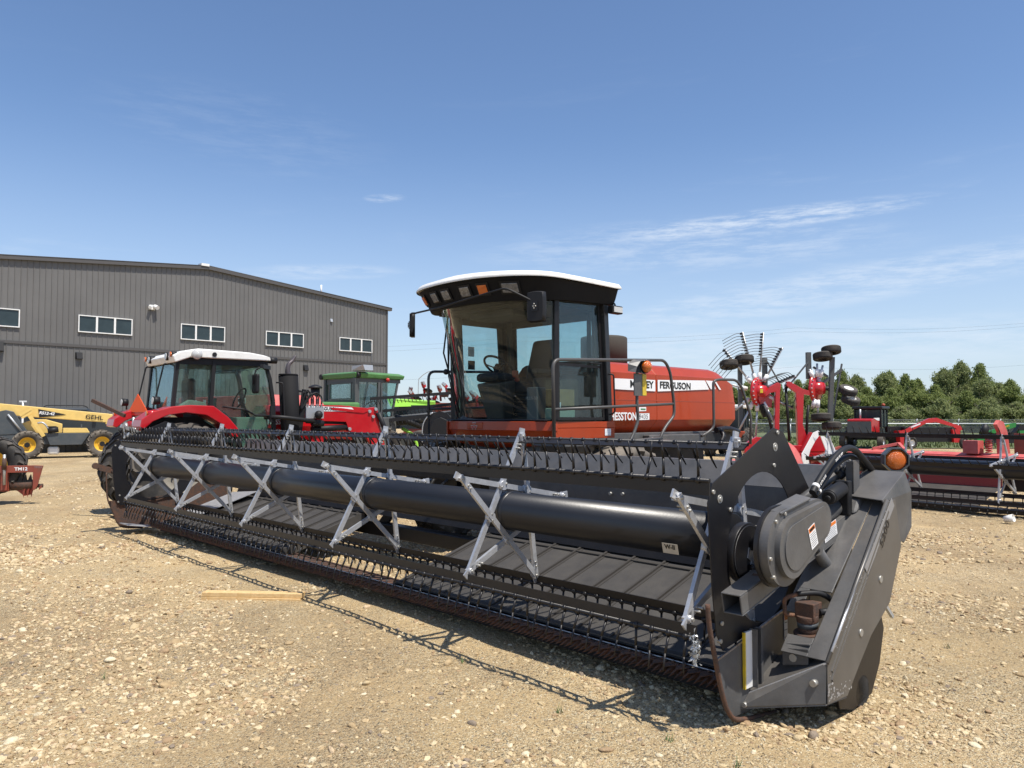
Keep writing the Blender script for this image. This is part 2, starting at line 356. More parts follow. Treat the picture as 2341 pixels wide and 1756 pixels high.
def wheel(parent, c, ax, R, W, rim_r, rubber='rubber', rimm='white', lugs=0, lug_h=.03, outer=1, name='wheel', hubm=None, hw=.6):
    """tyre with shoulders and cleats round a dished rim; ax is the axle direction pointing outwards"""
    c, ax = V(c), V(ax).normalized(); h = W/2
    e = bpy.data.objects.new(name, None); COL.objects.link(e); e.parent = parent; e.empty_display_size = .1
    b = MB()
    prof = [(rim_r, -h*.72), (rim_r*1.02, -h*.86), (R*.72+rim_r*.28, -h), (R*.93, -h*.93), (R*.985, -h*.74), (R, -h*.4), (R, h*.4), (R*.985, h*.74), (R*.93, h*.93), (R*.72+rim_r*.28, h), (rim_r*1.02, h*.86), (rim_r, h*.72)]
    b.lathe(prof, c, ax, 48)
    a0 = ax.orthogonal().normalized(); b0 = ax.cross(a0)
    if lugs:
        for k in range(lugs):
            for sgn in (-1, 1):
                t0 = 2*pi*(k+(.5 if sgn > 0 else 0))/lugs; dt = 2*pi/lugs*.95
                def pt(t, r, w_): return c+a0*(r*cos(t))+b0*(r*sin(t))+ax*w_
                p1, p2, p3 = pt(t0, R*.995, sgn*h*.02), pt(t0+dt*.75, R*.99, sgn*h*.72), pt(t0+dt, R*.90, sgn*h*1.0)
                wd = 2*pi*R/lugs*.30
                for (p, q, tt) in ((p1, p2, t0+dt*.3), (p2, p3, t0+dt*.9)):
                    b.bar(p, q, wd, lug_h*2, up=a0*cos(tt)+b0*sin(tt))
    else:
        for k in (-.55, -.2, .2, .55): b.lathe([(R*1.004, h*k-.006), (R*1.006, h*k+.03*W), (R*.985, h*k+.034*W)], c, ax, 48)
    b.build('tyre', rubber, e)
    r = MB(); q = h*outer
    r.lathe([(rim_r*1.03, h*.80), (rim_r*.96, h*.80), (rim_r*.90, h*.5), (rim_r*.55, h*.32*hw), (rim_r*.30, h*.42), (0.001, h*.42)], c, ax, 32)
    r.lathe([(rim_r*1.03, -h*.80), (rim_r*.96, -h*.80), (rim_r*.90, -h*.3), (rim_r*.5, h*.1), (0.001, h*.1)], c, ax, 32)
    for k in range(8):
        t = 2*pi*k/8; r.cyl(c+a0*(rim_r*.42*cos(t))+b0*(rim_r*.42*sin(t))+ax*(h*.32), c+a0*(rim_r*.42*cos(t))+b0*(rim_r*.42*sin(t))+ax*(h*.46), rim_r*.045, n=6)
    r.build('rim', rimm, e)
    if hubm: MB().cyl(c+ax*(h*.3), c+ax*(h*.85), rim_r*.34, n=20).build('hub', hubm, e)
    return e

# ================================================ draper header with its reel
def reel(root, Z, Y0, R, ph, xs, xa, xb, tube_r, pitch, spec, bolts=True, near=None, n_ind=100, spider_m='alu', tlen=.19, y_off=0, bw=.092, skip=()):
    """five-bat pickup reel: tube, pentagram spiders, bats with their tines. xs spider planes, xa..xb bat ends"""
    pin = [(Y0+R*cos(ph-i*2*pi/5), Z+R*sin(ph-i*2*pi/5)) for i in range(5)]
    b = MB(); lo, hi = min(xs), max(xs)
    b.cyl((lo-.03, Y0, Z), (hi+.03, Y0, Z), tube_r, n=40)
    for x in xs: b.lathe([(tube_r, -.03), (tube_r+.006, -.03), (tube_r+.006, .03), (tube_r, .03)], (x, Y0, Z), (1, 0, 0), 40)
    b.build('reel_tube', 'tube', root)
    for x in xs:
        s = MB(); g = MB()
        for i in range(5):
            a, c = pin[i], pin[(i+2) % 5]; dx = (-.012 if i % 2 else .012)
            P, Q = V((x+dx, a[0], a[1])), V((x+dx, c[0], c[1])); d = (Q-P).normalized()
            s.bar(P-d*.02, Q+d*.02, .022, .035, up=V((1, 0, 0)).cross(d))
            s.cyl((x-.022, a[0], a[1]), (x+.022, a[0], a[1]), .019, n=12)
            # bent tab that carries the bat
            s.bar((x, a[0], a[1]), (x+.0, a[0]+.055*cos(ph-i*2*pi/5), a[1]+.055*sin(ph-i*2*pi/5)), .012, .045, up=(0, cos(ph-i*2*pi/5+pi/2), sin(ph-i*2*pi/5+pi/2)))
            g.cyl((x-.032, a[0], a[1]), (x+.032, a[0], a[1]), .009, n=8)
            # clamp plates where the strips cross
            rr = R*.382; aa = ph-i*2*pi/5+pi; ca, sa = cos(aa), sin(aa)
            s.cyl((x-.018, Y0+rr*ca, Z+rr*sa), (x+.018, Y0+rr*ca, Z+rr*sa), .034, n=7)
            for e in (-.022, .022): g.cyl((x-.026, Y0+rr*ca+e*sa, Z+rr*sa-e*ca), (x+.026, Y0+rr*ca+e*sa, Z+rr*sa-e*ca), .0075, n=6)
            for e in (.06, .085):
                p2 = P+d*e*1.1; g.cyl((x-.034, p2.y, p2.z), (x+.034, p2.y, p2.z), .0068, n=6)
        so_ = s.build('reel_spider', spider_m, root); g.each('bolt', 'bolt', so_)
    bats = []; tines = []
    for i, (ta, pa, od, bw, xa) in enumerate([(q+(bw, xa))[:5] if len(q) < 5 else q for q in spec]):      # tine angle, plate direction angle, plate offset from pin
        py, pz = pin[i]; ra = ph-i*2*pi/5
        cy, cz = (py+od[0], pz+od[1]) if isinstance(od, tuple) else (py+od*cos(ra), pz+od*sin(ra))
        ux, uz = cos(radians(pa)), sin(radians(pa)); nx, nz = -uz, ux
        b = MB()
        A = (cy-ux*bw/2, cz-uz*bw/2); B = (cy+ux*bw/2, cz+uz*bw/2)
        b.prism([(A[0]-nx*.004, A[1]-nz*.004), (B[0]-nx*.004, B[1]-nz*.004), (B[0]+nx*.004, B[1]+nz*.004), (A[0]+nx*.004, A[1]+nz*.004)], 'x', xa, xb)
        b.cyl((xa, B[0], B[1]), (xb, B[0], B[1]), .011, n=12)                 # rolled edge that holds the tines
        bo = b.build('reel_bat', 'black', root); bats.append(bo)
        g = MB(); k = 0; x = xa+.06
        tc_, ts_ = cos(radians(ta)), sin(radians(ta))
        while x < xb-.03:
            tines.append((i, x, B, (tc_, ts_)))
            x += pitch
    def tine(mb, x, B, d):
        w = random.uniform(-.06, .06)+(0 if random.random() > .08 else random.uniform(-.35, .35)); l = tlen*random.uniform(.92, 1.05); y, z = B; ex = random.uniform(-.012, .012)
        c, s = d; c2, s2 = cos(math.atan2(s, c)+w), sin(math.atan2(s, c)+w)
        P = [(x, y, z), (x, y+c*.018, z+s*.018), (x+ex*.5, y+c2*l*.55-s2*.005, z+s2*l*.55+c2*.005), (x+ex, y+c2*l+s2*.004, z+s2*l-c2*.004)]
        if bolts: mb.sph((x, y+.008, z), .0165, 8)
        mb.tube(P[:2], .0105, 7); mb.tube(P[1:3], .0078, 6, r2=.0072); mb.tube(P[2:], .0072, 6, r2=.0036)
    tines.sort(key=lambda t: (t[1] if near is None else abs(t[1]-near))+(1.2 if t[0] in (0, 4) else 0)+(.6 if t[0] == 3 else 0))
    for (i, x, B, d) in tines[:n_ind]:
        m = MB(); tine(m, x, B, d); m.build('tine', 'black', bats[i], fix=False)
    m = MB()
    for (i, x, B, d) in tines[n_ind:]: tine(m, x, B, d)
    tag(m.build('tine', 'black', root, fix=False), kind='stuff')
    return pin

H = thing('draper_header', 'wide charcoal header with black reel and aluminium spiders, in front of the orange-red windrower', 'header', 'M')
RX = [-4.128+1.6512*k for k in range(6)]
reel(H, .8605, 0, .5168, 1.7525, RX, -4.19, 4.25, .128, .1, [(232, 150, (.0, -.030), .06, -4.19), (82, 91, (-.01, .055), .070, -4.30), (-72, -88, (.022, -.050), .062, -4.19), (-92, -98, (-.02, -.032), .058, -4.19), (262, 182, (-.0, -.075), .05, -4.19)], near=-4.2)

# back sheet, its bright sloping top, beams
for a, c in ((-4.22, -1.02), (1.02, 4.22)):
    MB().box(a, c, -1.125, -1.115, .44, 1.04).build('back_sheet', 'charcoal', H)
b = MB(); b.sheet([(-4.22, -1.118, 1.00), (4.22, -1.118, 1.00), (4.22, -1.235, 1.19), (-4.22, -1.235, 1.19)], .004); b.box(-4.22, 4.22, -1.30, -1.235, 1.10, 1.19)
b.build('top_flange', 'charcoal', H)
b = MB(); b.box(-4.2, 4.2, -1.32, -1.14, .88, 1.0); b.box(-4.2, 4.2, -1.30, -1.16, .20, .34)
for x in (-3.6, -2.4, -1.1, 1.1, 2.4, 3.6): b.box(x-.05, x+.05, -1.29, -1.14, .3, .9)
b.build('frame_beam', 'black', H, bevel=.01)
g = MB()
for (x, z) in [(-2.45, .98), (-2.57, .985), (-2.45, .90), (-2.57, .905), (-1.08, .96), (-1.08, .90), (1.1, .96), (1.1, .90), (2.6, .93), (2.6, .87)]: g.cyl((x, -1.12, z), (x, -1.095, z), .013, n=8)
g.each('bolt', 'bolt', H)
# canvas decks
def deck(x0, x1):
    zf = lambda y: .12+(-y)*.30
    b = MB(); b.grid([[(x0, y, zf(y)+.0), (x1, y, zf(y))] for y in (-.06, -1.10)], False); b.grid([[(x0, y, zf(y)-.10), (x1, y, zf(y)-.10)] for y in (-.02, -1.10)], False)
    for x in (x0, x1): b.add([(x, -.06, zf(-.06)), (x, -1.1, zf(-1.1)), (x, -1.1, zf(-1.1)-.1), (x, -.02, zf(-.02)-.10)], [(0, 1, 2, 3)])
    e = b.build('draper_canvas', 'deckmat', H, fix=False)
    s = MB(); x = x0+.07
    while x < x1:
        s.bar((x, -.075, zf(-.075)+.008), (x, -1.06, zf(-1.06)+.008), .016, .016); s.bar((x-.024, -.075, zf(-.075)+.002), (x-.024, -1.06, zf(-1.06)+.002), .02, .006); x += .272
    s.build('slat', 'slat', e)
    r = MB()
    for y in (-.10, -1.03): r.box(x0+.004, x1-.004, y-.035, y+.035, zf(y)-.005, zf(y)+.004)
    r.build('canvas_edge', 'slat', e)
deck(-4.15, -1.02); deck(1.02, 4.15)
b = MB(); b.sheet([(-4.18, -1.06, .455), (4.18, -1.06, .455), (4.18, -1.118, .60), (-4.18, -1.118, .60)], .006); b.build('rear_seal', 'black', H)
# polished feed apron that shows at the far deck's outer end
b = MB(); b.sheet([(4.16, -.25, .22), (4.16, -1.0, .46), (3.45, -1.02, .52), (3.62, -.35, .26)], .006); b.build('end_deflector', 'alu', H)
# cutter bar
b = MB(); b.box(-4.2, 4.2, -.07, .01, .085, .115); b.sheet([(-4.2, -.07, .117), (4.2, -.07, .117), (4.2, -.015, .135), (-4.2, -.015, .135)], .004); b.build('cutter_bar', 'alu', H)
b = MB(); b.box(-4.2, 4.2, -.28, -.072, .04, .10); b.sheet([(-4.2, -.012, .118), (4.2, -.012, .118), (4.2, .028, .118), (-4.2, .028, .118)], .003); b.build('knife_back', 'rust', H)
def guard(m, x):
    z = .105+random.uniform(-.002, .002); t = random.uniform(-.003, .003)
    for o in (-.019, .019):
        m.add([(x+o-.011, .0, z-.010), (x+o+.011, .0, z-.010), (x+o+.009, .05, z+.012), (x+o-.009, .05, z+.012), (x+o-.012, .0, z+.018), (x+o+.012, .0, z+.018), (x+o+t, .135, z-.012)],
              [(0, 1, 2, 3), (4, 3, 2, 5), (0, 3, 4), (1, 5, 2), (3, 6, 2), (0, 6, 3), (1, 2, 6), (0, 1, 6), (4, 5, 1, 0)])
    m.box(x-.034, x+.034, -.02, .022, z-.016, z+.022); m.cyl((x, -.003, z+.02), (x, -.003, z+.034), .009, n=6)
    m.add([(x-.036, .028, z+.021), (x+.036, .028, z+.021), (x, .088, z+.018), (x-.036, .028, z+.025), (x+.036, .028, z+.025), (x, .088, z+.021)], [(0, 2, 1), (3, 4, 5), (0, 1, 4, 3), (1, 2, 5, 4), (2, 0, 3, 5)])
gx = [-4.16+.0762*k for k in range(110)]
for x in gx[:100]: m = MB(); guard(m, x); m.build('guard', 'guard', H)
m = MB()
for x in gx[100:]: guard(m, x)
tag(m.build('guard', 'guard', H), kind='stuff')

# end shields (tall black plates with the round opening)
shield = [(-.33, 1.442), (-.44, 1.42), (-.77, 1.064), (-.80, .80), (-.74, .62), (-.56, .43), (.22, .340), (.279, .428), (.313, .645), (.346, 1.078), (.303, 1.171)]
hole = [(-.20+.365*cos(t), .805+.40*sin(t)) for t in [2*pi*k/40 for k in range(40)]]
for xx, oy in ((-4.225, 0), (4.60, .11)):
    e = MB(); e.prism([(p[0]+oy, p[1]) for p in shield], 'x', xx-.003, xx+.003, [[(p[0]+oy, p[1]) for p in hole]])
    e = e.build('end_shield', 'black', H, bevel=.0015); g = MB()
    for (y, z) in [(-.37, 1.415), (-.345, 1.335), (-.325, 1.235), (.30, 1.13), (.235, 1.09), (.14, 1.03), (.235, .475), (.25, .39), (-.62, 1.02), (-.60, .9)]: g.cyl((xx-.012, y+oy, z), (xx+.006, y+oy, z), .011, n=8)
    g.cyl((xx-.006, -.345+oy, 1.335), (xx, -.345+oy, 1.335), .024, n=14); g.cyl((xx-.006, .235+oy, 1.09), (xx, .235+oy, 1.09), .022, n=14); g.each('bolt', 'bolt', e)
# near end sheet, rod nose, skid
es = [(.312, .307), (.279, .192), (.24, .10), (.20, .04), (.15, .0), (-.60, -.04), (-1.15, -.02), (-1.15, .98), (-.80, .60), (-.468, .448)]
MB().prism(es, 'x', -4.245, -4.238).build('end_sheet', 'charcoal', H)
MB().tube(smooth([(-4.245, .385, .595), (-4.245, .37, .48), (-4.245, .325, .33), (-4.245, .285, .20), (-4.245, .245, .10), (-4.245, .20, .03), (-4.25, .14, -.015), (-4.27, .0, -.035), (-4.30, -.2, -.05)], 5), .0125, 8).build('nose_rod', 'rust', H)
MB().bar((-4.243, .31, .312), (-4.243, -.468, .452), .012, .010).build('sheet_edge', 'steel', H)
# far end sheet and nose
es2 = [(.47, .41), (.36, .124), (.30, .05), (.05, .02), (-.5, .02), (-1.15, .02), (-1.15, .9), (-.5, .45), (.2, .40)]
e = MB().prism(es2, 'x', 4.62, 4.626).build('far_end_sheet', 'rust', H)
MB().tube(smooth([(4.63, .50, .78), (4.63, .495, .60), (4.63, .475, .42), (4.63, .41, .26), (4.63, .36, .13), (4.63, .28, .05), (4.62, .04, .02)], 4), .010, 8).build('far_nose_rod', 'rust', H)
b = MB(); b.bar((4.64, .60, .855), (4.64, .40, .79), .03, .075); b.cyl((4.61, .63, .87), (4.66, .63, .87), .04, n=18); b.cyl((4.60, .42, .80), (4.70, .42, .80), .03, n=16); b.build('hitch_clevis', 'rust', H)
b = MB(); b.sheet([(4.30, .34, .12), (4.60, .34, .12), (4.60, -.05, .05), (4.1, -.05, .07)], .01); b.build('far_skid', 'alu', H)
# reflector post on the near sheet
b = MB().box(-4.285, -4.248, -.075, -.055, .12, .405)
b.box(-4.290, -4.248, -.010, -.004, .115, .41); b.build('reflector_post', 'charcoal', H)
b = MB().box(-4.262, -4.250, -.004, .060, .118, .402).build('reflector_strip', 'white', H); MB().box(-4.2625, -4.2495, .060, .072, .118, .402).build('yellow_stripe', 'yellow', b)
# skid shoe pan: outward wedge in front of the divider channel
A, B_, C_, D_ = (-4.246, .006, .079), (-4.60, -.113, .285), (-4.60, -.10, .09), (-4.246, .09, .03)
E_, F_ = (-4.246, -.32, .20), (-4.60, -.30, .33)
b = MB(); b.sheet([D_, C_, B_, A], .006); b.sheet([A, B_, F_, E_], .006); b.sheet([D_, (-4.246, -.6, -.02), (-4.60, -.34, .07), C_], .006); b.build('skid_shoe', 'charcoal', H)
g = MB(); g.cyl((-4.555, -.085, .19), (-4.555, -.055, .19), .017, n=10); g.cyl((-4.262, .06, .045), (-4.262, .09, .045), .013, n=8); g.each('bolt', 'bolt', H)
MB().bar((-4.246, .008, .082), (-4.60, -.111, .288), .008, .008).build('shoe_edge', 'alu', H)
# divider channel: sloping top, outer side
def zc(y): return .285+(-.113-y)*.905
side = [(-.113, .285), (-.92, 1.015), (-1.14, 1.03), (-1.12, .74), (-.93, .45), (-.66, .32), (-.50, .20), (-.34, .075), (-.11, .09)]
b = MB(); b.prism(side, 'x', -4.606, -4.598); b.build('divider_side', 'gunmetal', H, bevel=.002)
for off, wd in ((.06, .014), (.105, .02)):                    # pressed ribs along the side
    MB().bar((-4.608, -.16, zc(-.16)-off-.03), (-4.608, -.93, zc(-.93)-off), .006, wd, up=(0, .67, .74)).build('pressed_rib', 'gunmetal', H)
b = MB()
for (x0, x1, y0, y1) in ((-4.60, -4.50, -.12, -1.12), (-4.50, -4.30, -.42, -1.12), (-4.38, -4.30, -.30, -.42)):
    b.sheet([(x0, y0, zc(y0)), (x0, y1, zc(y1) if y1 > -.95 else zc(-.95)+.06), (x1, y1, (zc(y1) if y1 > -.95 else zc(-.95)+.06)), (x1, y0, zc(y0))], .008, (0, .67, .74))
b.sheet([(-4.50, -.12, zc(-.12)), (-4.36, -.12, zc(-.12)), (-4.36, -.20, zc(-.20)), (-4.50, -.20, zc(-.20))], .008, (0, .67, .74))
b.sheet([(-4.33, -.52, zc(-.52)), (-4.33, -1.1, zc(-.97)), (-4.33, -1.1, .45), (-4.33, -.52, .42)], .008, (1, 0, 0))
b.build('divider_top', 'charcoal', H, bevel=.002)
de_ = MB().tube([(-4.602, -.113, zc(-.113)+.002), (-4.602, -.93, zc(-.93)+.002)], .011, 10).build('divider_edge', 'gunmetal', H)
MB().tube([(-4.6045, -.16, zc(-.16)+.004), (-4.6045, -.30, zc(-.30)+.005), (-4.6045, -.47, zc(-.47)+.003)], .0095, 8, r2=.008).build('worn_edge', 'alu', de_)
b = MB(); b.sheet([(-4.59, -.90, 1.02), (-4.61, -1.20, 1.17), (-4.63, -1.24, 1.06), (-4.63, -1.23, .85), (-4.61, -1.16, .76), (-4.6, -1.06, .80)], .008); b.sheet([(-4.59, -.90, 1.02), (-4.61, -1.20, 1.17), (-4.36, -1.22, 1.17), (-4.36, -.95, 1.03)], .008); b.build('rear_fin', 'charcoal', H, bevel=.003)
g = MB(); g.cyl((-4.612, -.80, .60), (-4.60, -.80, .60), .02, n=12); g.cyl((-4.612, -.52, .36), (-4.60, -.52, .36), .02, n=12); g.each('bolt', 'bolt', H)
text('5200', .075, (-4.611, -.86, .845), (0, -.67, .74), (0, .74, .67), 'black', H, bold=.01, sx=1.15)
b = MB().bar((-4.609, -.60, zc(-.60)-.055), (-4.609, -1.00, zc(-1.0)-.075), .002, .06, up=(0, .67, .74)).build('grey_stripe', 'greydecal', H)
# lower dark guard plate and skid wheel behind the shoe
b = MB(); b.prism([(-.30, .08), (-.62, .30), (-.88, .42), (-.93, .30), (-.86, .12), (-.74, -.02), (-.50, -.045), (-.33, .0)], 'x', -4.57, -4.562); b.build('lower_guard', 'black', H); 
b = MB(); b.cyl((-4.57, -.62, .02), (-4.45, -.62, .02), .085, n=24); b.build('gauge_roller', 'rubber', H)
b = MB(); b.bar((-4.56, -1.10, .60), (-4.56, -.98, .42), .014, .014); b.bar((-4.56, -.98, .42), (-4.57, -1.06, .34), .018, .018); b.build('latch_handle', 'galv', H)
# hydraulic knife motor
mo = MB()
c0 = V((-4.41, -.25, .37)); up = V((0, .12, 1)).normalized()
mo.box(-4.462, -4.358, -.305, -.205, .44, .525); mo.cyl(c0+up*.055, c0+up*.09, .056, n=18); mo.cyl(c0, c0+up*.028, .052, n=18); mo.cyl(c0-up*.02, c0, .075, n=18)
for k in range(4): mo.cyl(c0+V((.045*cos(k*pi/2+.8), .045*sin(k*pi/2+.8), 0)), c0+V((.045*cos(k*pi/2+.8), .045*sin(k*pi/2+.8), .15)), .008, n=6)
mo = mo.build('knife_drive_motor', 'rust', H, bevel=.006); mo.location = (-.01, -.055, 0)
MB().cyl(c0+up*.028, c0+up*.055, .054, n=18).build('grey_band', 'slate', mo)
b = MB(); b.tube(rounded([(-4.36, -.20, .455), (-4.32, -.17, .455), (-4.32, -.17, .54), (-4.36, -.23, .56), (-4.42, -.36, .55)], .02), .011, 8); b.build('pipe_elbow', 'guard', mo)
b = MB(); b.tube(smooth([(-4.36, -.23, .56), (-4.43, -.33, .56), (-4.47, -.40, .52), (-4.48, -.46, .45)], 5), .015, 8); b.cyl((-4.46, -.27, .475), (-4.50, -.36, .475), .018, n=10); b.build('hydraulic_hose', 'plastic', mo)
b = MB(); b.sheet([(-4.36, -.14, .22), (-4.50, -.14, .25), (-4.50, -.14, .33), (-4.36, -.14, .31)], .01); b.sheet([(-4.36, -.15, .32), (-4.50, -.15, .34), (-4.50, -.34, .36), (-4.36, -.34, .35)], .01, (0, 0, 1)); b.build('motor_bracket', 'charcoal', H, bevel=.004)
MB().cyl((-4.42, -.125, .27), (-4.42, -.14, .27), .02, n=12).build('bolts', 'bolt', H)
# reel arm (square tube) and its hardware
b = MB(); P0, P1 = V((-4.345, .335, .605)), V((-4.345, -1.12, .935)); dd = (P1-P0).normalized(); u_ = V((1, 0, 0)).cross(dd); u_ = u_ if u_.z > 0 else -u_
def shell(b, p, q, w_, h_, t_):
    for (a, c, ww, hh) in ((0, h_/2-t_/2, w_, t_), (0, -h_/2+t_/2, w_, t_), (w_/2-t_/2, 0, t_, h_-2*t_), (-w_/2+t_/2, 0, t_, h_-2*t_)):
        o_ = V((1, 0, 0))*a+u_*c; b.bar(p+o_, q+o_, ww, hh, up=u_)
shell(b, P0, P1, .105, .105, .008); arm = b.build('reel_arm', 'charcoal', H, bevel=.004)
b = MB(); b.bar(P0+V((0, -.10, .0))+dd*.0+u_*.054, P0+dd*.26+u_*.054, .035, .003, up=u_); b.build('rust_patch', 'rust', arm)
# belt drive cover
def stadium(c1, r1, c2, r2, n=14):
    (y1, z1), (y2, z2) = c1, c2; d = math.hypot(y2-y1, z2-z1); a = math.atan2(z2-z1, y2-y1); be = math.acos((r1-r2)/d)
    P = [(y1+r1*cos(a+be+(2*pi-2*be)*k/n), z1+r1*sin(a+be+(2*pi-2*be)*k/n)) for k in range(n+1)]
    return P+[(y2+r2*cos(a-be+2*be*k/n), z2+r2*sin(a-be+2*be*k/n)) for k in range(n+1)]
b = MB(); b.prism(stadium((.085, .865), .188, (-.265, .968), .108, 44), 'x', -4.50, -4.455); cv = b.build('belt_cover', 'charcoal', H, bevel=.012)
MB().prism(stadium((.055, .865), .150, (-.268, .966), .096, 44), 'x', -4.528, -4.499).build('cover_boss', 'charcoal', cv, bevel=.010)
MB().prism(stadium((.045, .865), .112, (-.268, .966), .074, 44), 'x', -4.534, -4.527).build('cover_face', 'charcoal', cv, bevel=.003)
MB().prism(stadium((.09, .865), .198, (-.25, .965), .115, 44), 'x', -4.455, -4.435).build('cover_back', 'black', cv, bevel=.004)
b = MB(); b.sheet([(-4.51, .15, 1.04), (-4.43, .15, 1.05), (-4.43, -.17, 1.105), (-4.51, -.17, 1.09)], .015); b.build('cover_lip', 'charcoal', cv, bevel=.006)
g = MB()
for (y, z) in [(.19, 1.0), (.10, 1.03), (.22, .74), (.25, .83)]: g.cyl((-4.51, y, z), (-4.49, y, z), .009, n=8)
g.each('bolt', 'bolt', cv)
# reel end disc, shaft
b = MB(); b.cyl((-4.215, .02, .80), (-4.262, .02, .80), .155, n=30); b.cyl((-4.262, .02, .80), (-4.27, .02, .80), .145, n=30); b.build('reel_end_disc', 'black', H, bevel=.004)
b = MB(); b.prism([(.035, .83), (-.05, .84), (-.07, .72), (-.02, .665), (.03, .70), (.015, .76), (.05, .78)], 'x', -4.2755, -4.270); b.build('bare_metal_patch', 'alu', H)
b = MB(); b.cyl((-4.27, .0, .845), (-4.46, .0, .865), .034, n=18); b.cyl((-4.30, .0, .85), (-4.33, .0, .853), .05, n=18); b.cyl((-4.27, .03, .73), (-4.31, .03, .73), .014, n=10); b.build('drive_shaft', 'black', H)
# cylinders on the arm
b = MB(); b.cyl((-4.33, -.40, .87), (-4.33, -.95, .99), .052, n=20); b.build('arm_sleeve', 'charcoal', H)
b = MB(); b.cyl((-4.40, -.63, 1.05), (-4.38, -.84, 1.085), .043, n=24); b.cyl((-4.402, -.615, 1.048), (-4.40, -.63, 1.05), .038, n=24); b.cyl((-4.404, -.60, 1.046), (-4.402, -.615, 1.048), .015, n=12)
b.box(-4.42, -4.34, -.90, -.845, .93, 1.13); b.build('actuator_motor', 'plastic', H, bevel=.008)
b = MB(); b.cyl((-4.40, -.47, .77), (-4.40, -.78, .52), .032, n=16); b.cyl((-4.40, -.30, .90), (-4.40, -.50, .75), .018, n=10); b.build('lift_cylinder', 'charcoal', H)
b = MB(); b.tube(rounded([(-4.28, -.50, 1.02), (-4.28, -1.1, 1.18), (-4.28, -1.3, 1.12)], .1), .028, 10); b.build('side_tubes', 'charcoal', H)
b = MB(); b.add([(-4.33, -.88, .94), (-4.45, -.88, .94), (-4.47, -1.30, 1.02), (-4.33, -1.30, 1.02), (-4.33, -.90, 1.0), (-4.45, -.95, 1.03), (-4.45, -1.30, 1.12), (-4.33, -1.30, 1.12)], [(0, 1, 2, 3), (4, 5, 6, 7), (0, 1, 5, 4), (1, 2, 6, 5), (2, 3, 7, 6), (3, 0, 4, 7)]); b.build('rear_cover', 'charcoal', H, bevel=.02)
# hose bracket, hoses, wrap
b = MB(); b.box(-4.405, -4.397, -1.045, -.955, .93, 1.245); b.box(-4.405, -4.36, -.963, -.955, .93, 1.235); b.build('hose_bracket', 'charcoal', H, bevel=.003)
hz_ = MB(); HP = [(-4.41,-0.401,1.091),(-4.41,-0.443,1.123),(-4.41,-0.54,1.189),(-4.41,-0.651,1.252),(-4.41,-0.754,1.296),(-4.41,-0.871,1.319),(-4.41,-0.966,1.307),(-4.41,-1.038,1.275),(-4.41,-1.162,1.209),(-4.41,-1.276,1.136),(-4.41,-1.368,1.084)]
hz_.tube(smooth(HP, 6), .019, 14)
ho = hz_.build('hydraulic_hose', 'plastic', H)
MB().tube(smooth([(-4.37,-0.518,1.062),(-4.37,-0.572,1.096),(-4.37,-0.661,1.152),(-4.37,-0.798,1.223),(-4.37,-0.989,1.265),(-4.37,-1.136,1.224),(-4.37,-1.262,1.156),(-4.37,-1.392,1.085)], 6), .016, 12).build('hydraulic_hose', 'plastic', H)
MB().tube([V(HP[1])+(V(HP[1])-V(HP[0]))*-.25, V(HP[1])+(V(HP[1])-V(HP[0]))*.15], .0215, 14).build('white_band', 'white', ho); MB().tube([(-4.37,-0.551,1.082),(-4.37,-0.566,1.091)], .0185, 12).build('white_band', 'white', ho)
for s_, i_ in (('OTR16AB', 2), ('3000 PSI WP', 3)):
    q0, q1 = V(HP[i_]), V(HP[i_+(1 if i_ == 3 else -1)]); dq = (q1-q0) if i_ == 3 else (q0-q1); dq.normalize(); mq = (q0+q1)/2; text(s_, .020, (-4.4295, mq.y, mq.z), dq, (0, dq.z, -dq.y), 'white', H, bold=.012)
b = MB(); pts = smooth([(-4.28,-0.957,1.153),(-4.28,-1.054,1.177),(-4.28,-1.166,1.195),(-4.28,-1.281,1.198)], 14); rows = []
for i, p in enumerate(pts):
    q = .030 if i in (0, len(pts)-1) else .050
    rows.append([(p.x+cos(a)*(q+.020*noise.noise(Vector((i*.31, cos(a)*1.7, sin(a)*1.7)))+.010*noise.noise(Vector((i*.9, cos(a)*4, sin(a)*4)))), p.y+.01*sin(3*a+i), p.z+sin(a)*(q+.026*noise.noise(Vector((i*.27, cos(a)*1.5, 3+sin(a)*1.5)))+.010*noise.noise(Vector((i, cos(a)*4, sin(a)*4))))) for a in [2*pi*k/28 for k in range(28)]])
b.grid(rows, True, True); b.build('plastic_wrap', 'cloth', H)
MB().tube(smooth([(-4.42,-1.211,1.15),(-4.42,-1.301,1.094),(-4.42,-1.393,1.035)], 3), .036, 16, r2=.050).build('hose_sleeve', 'cloth', H)
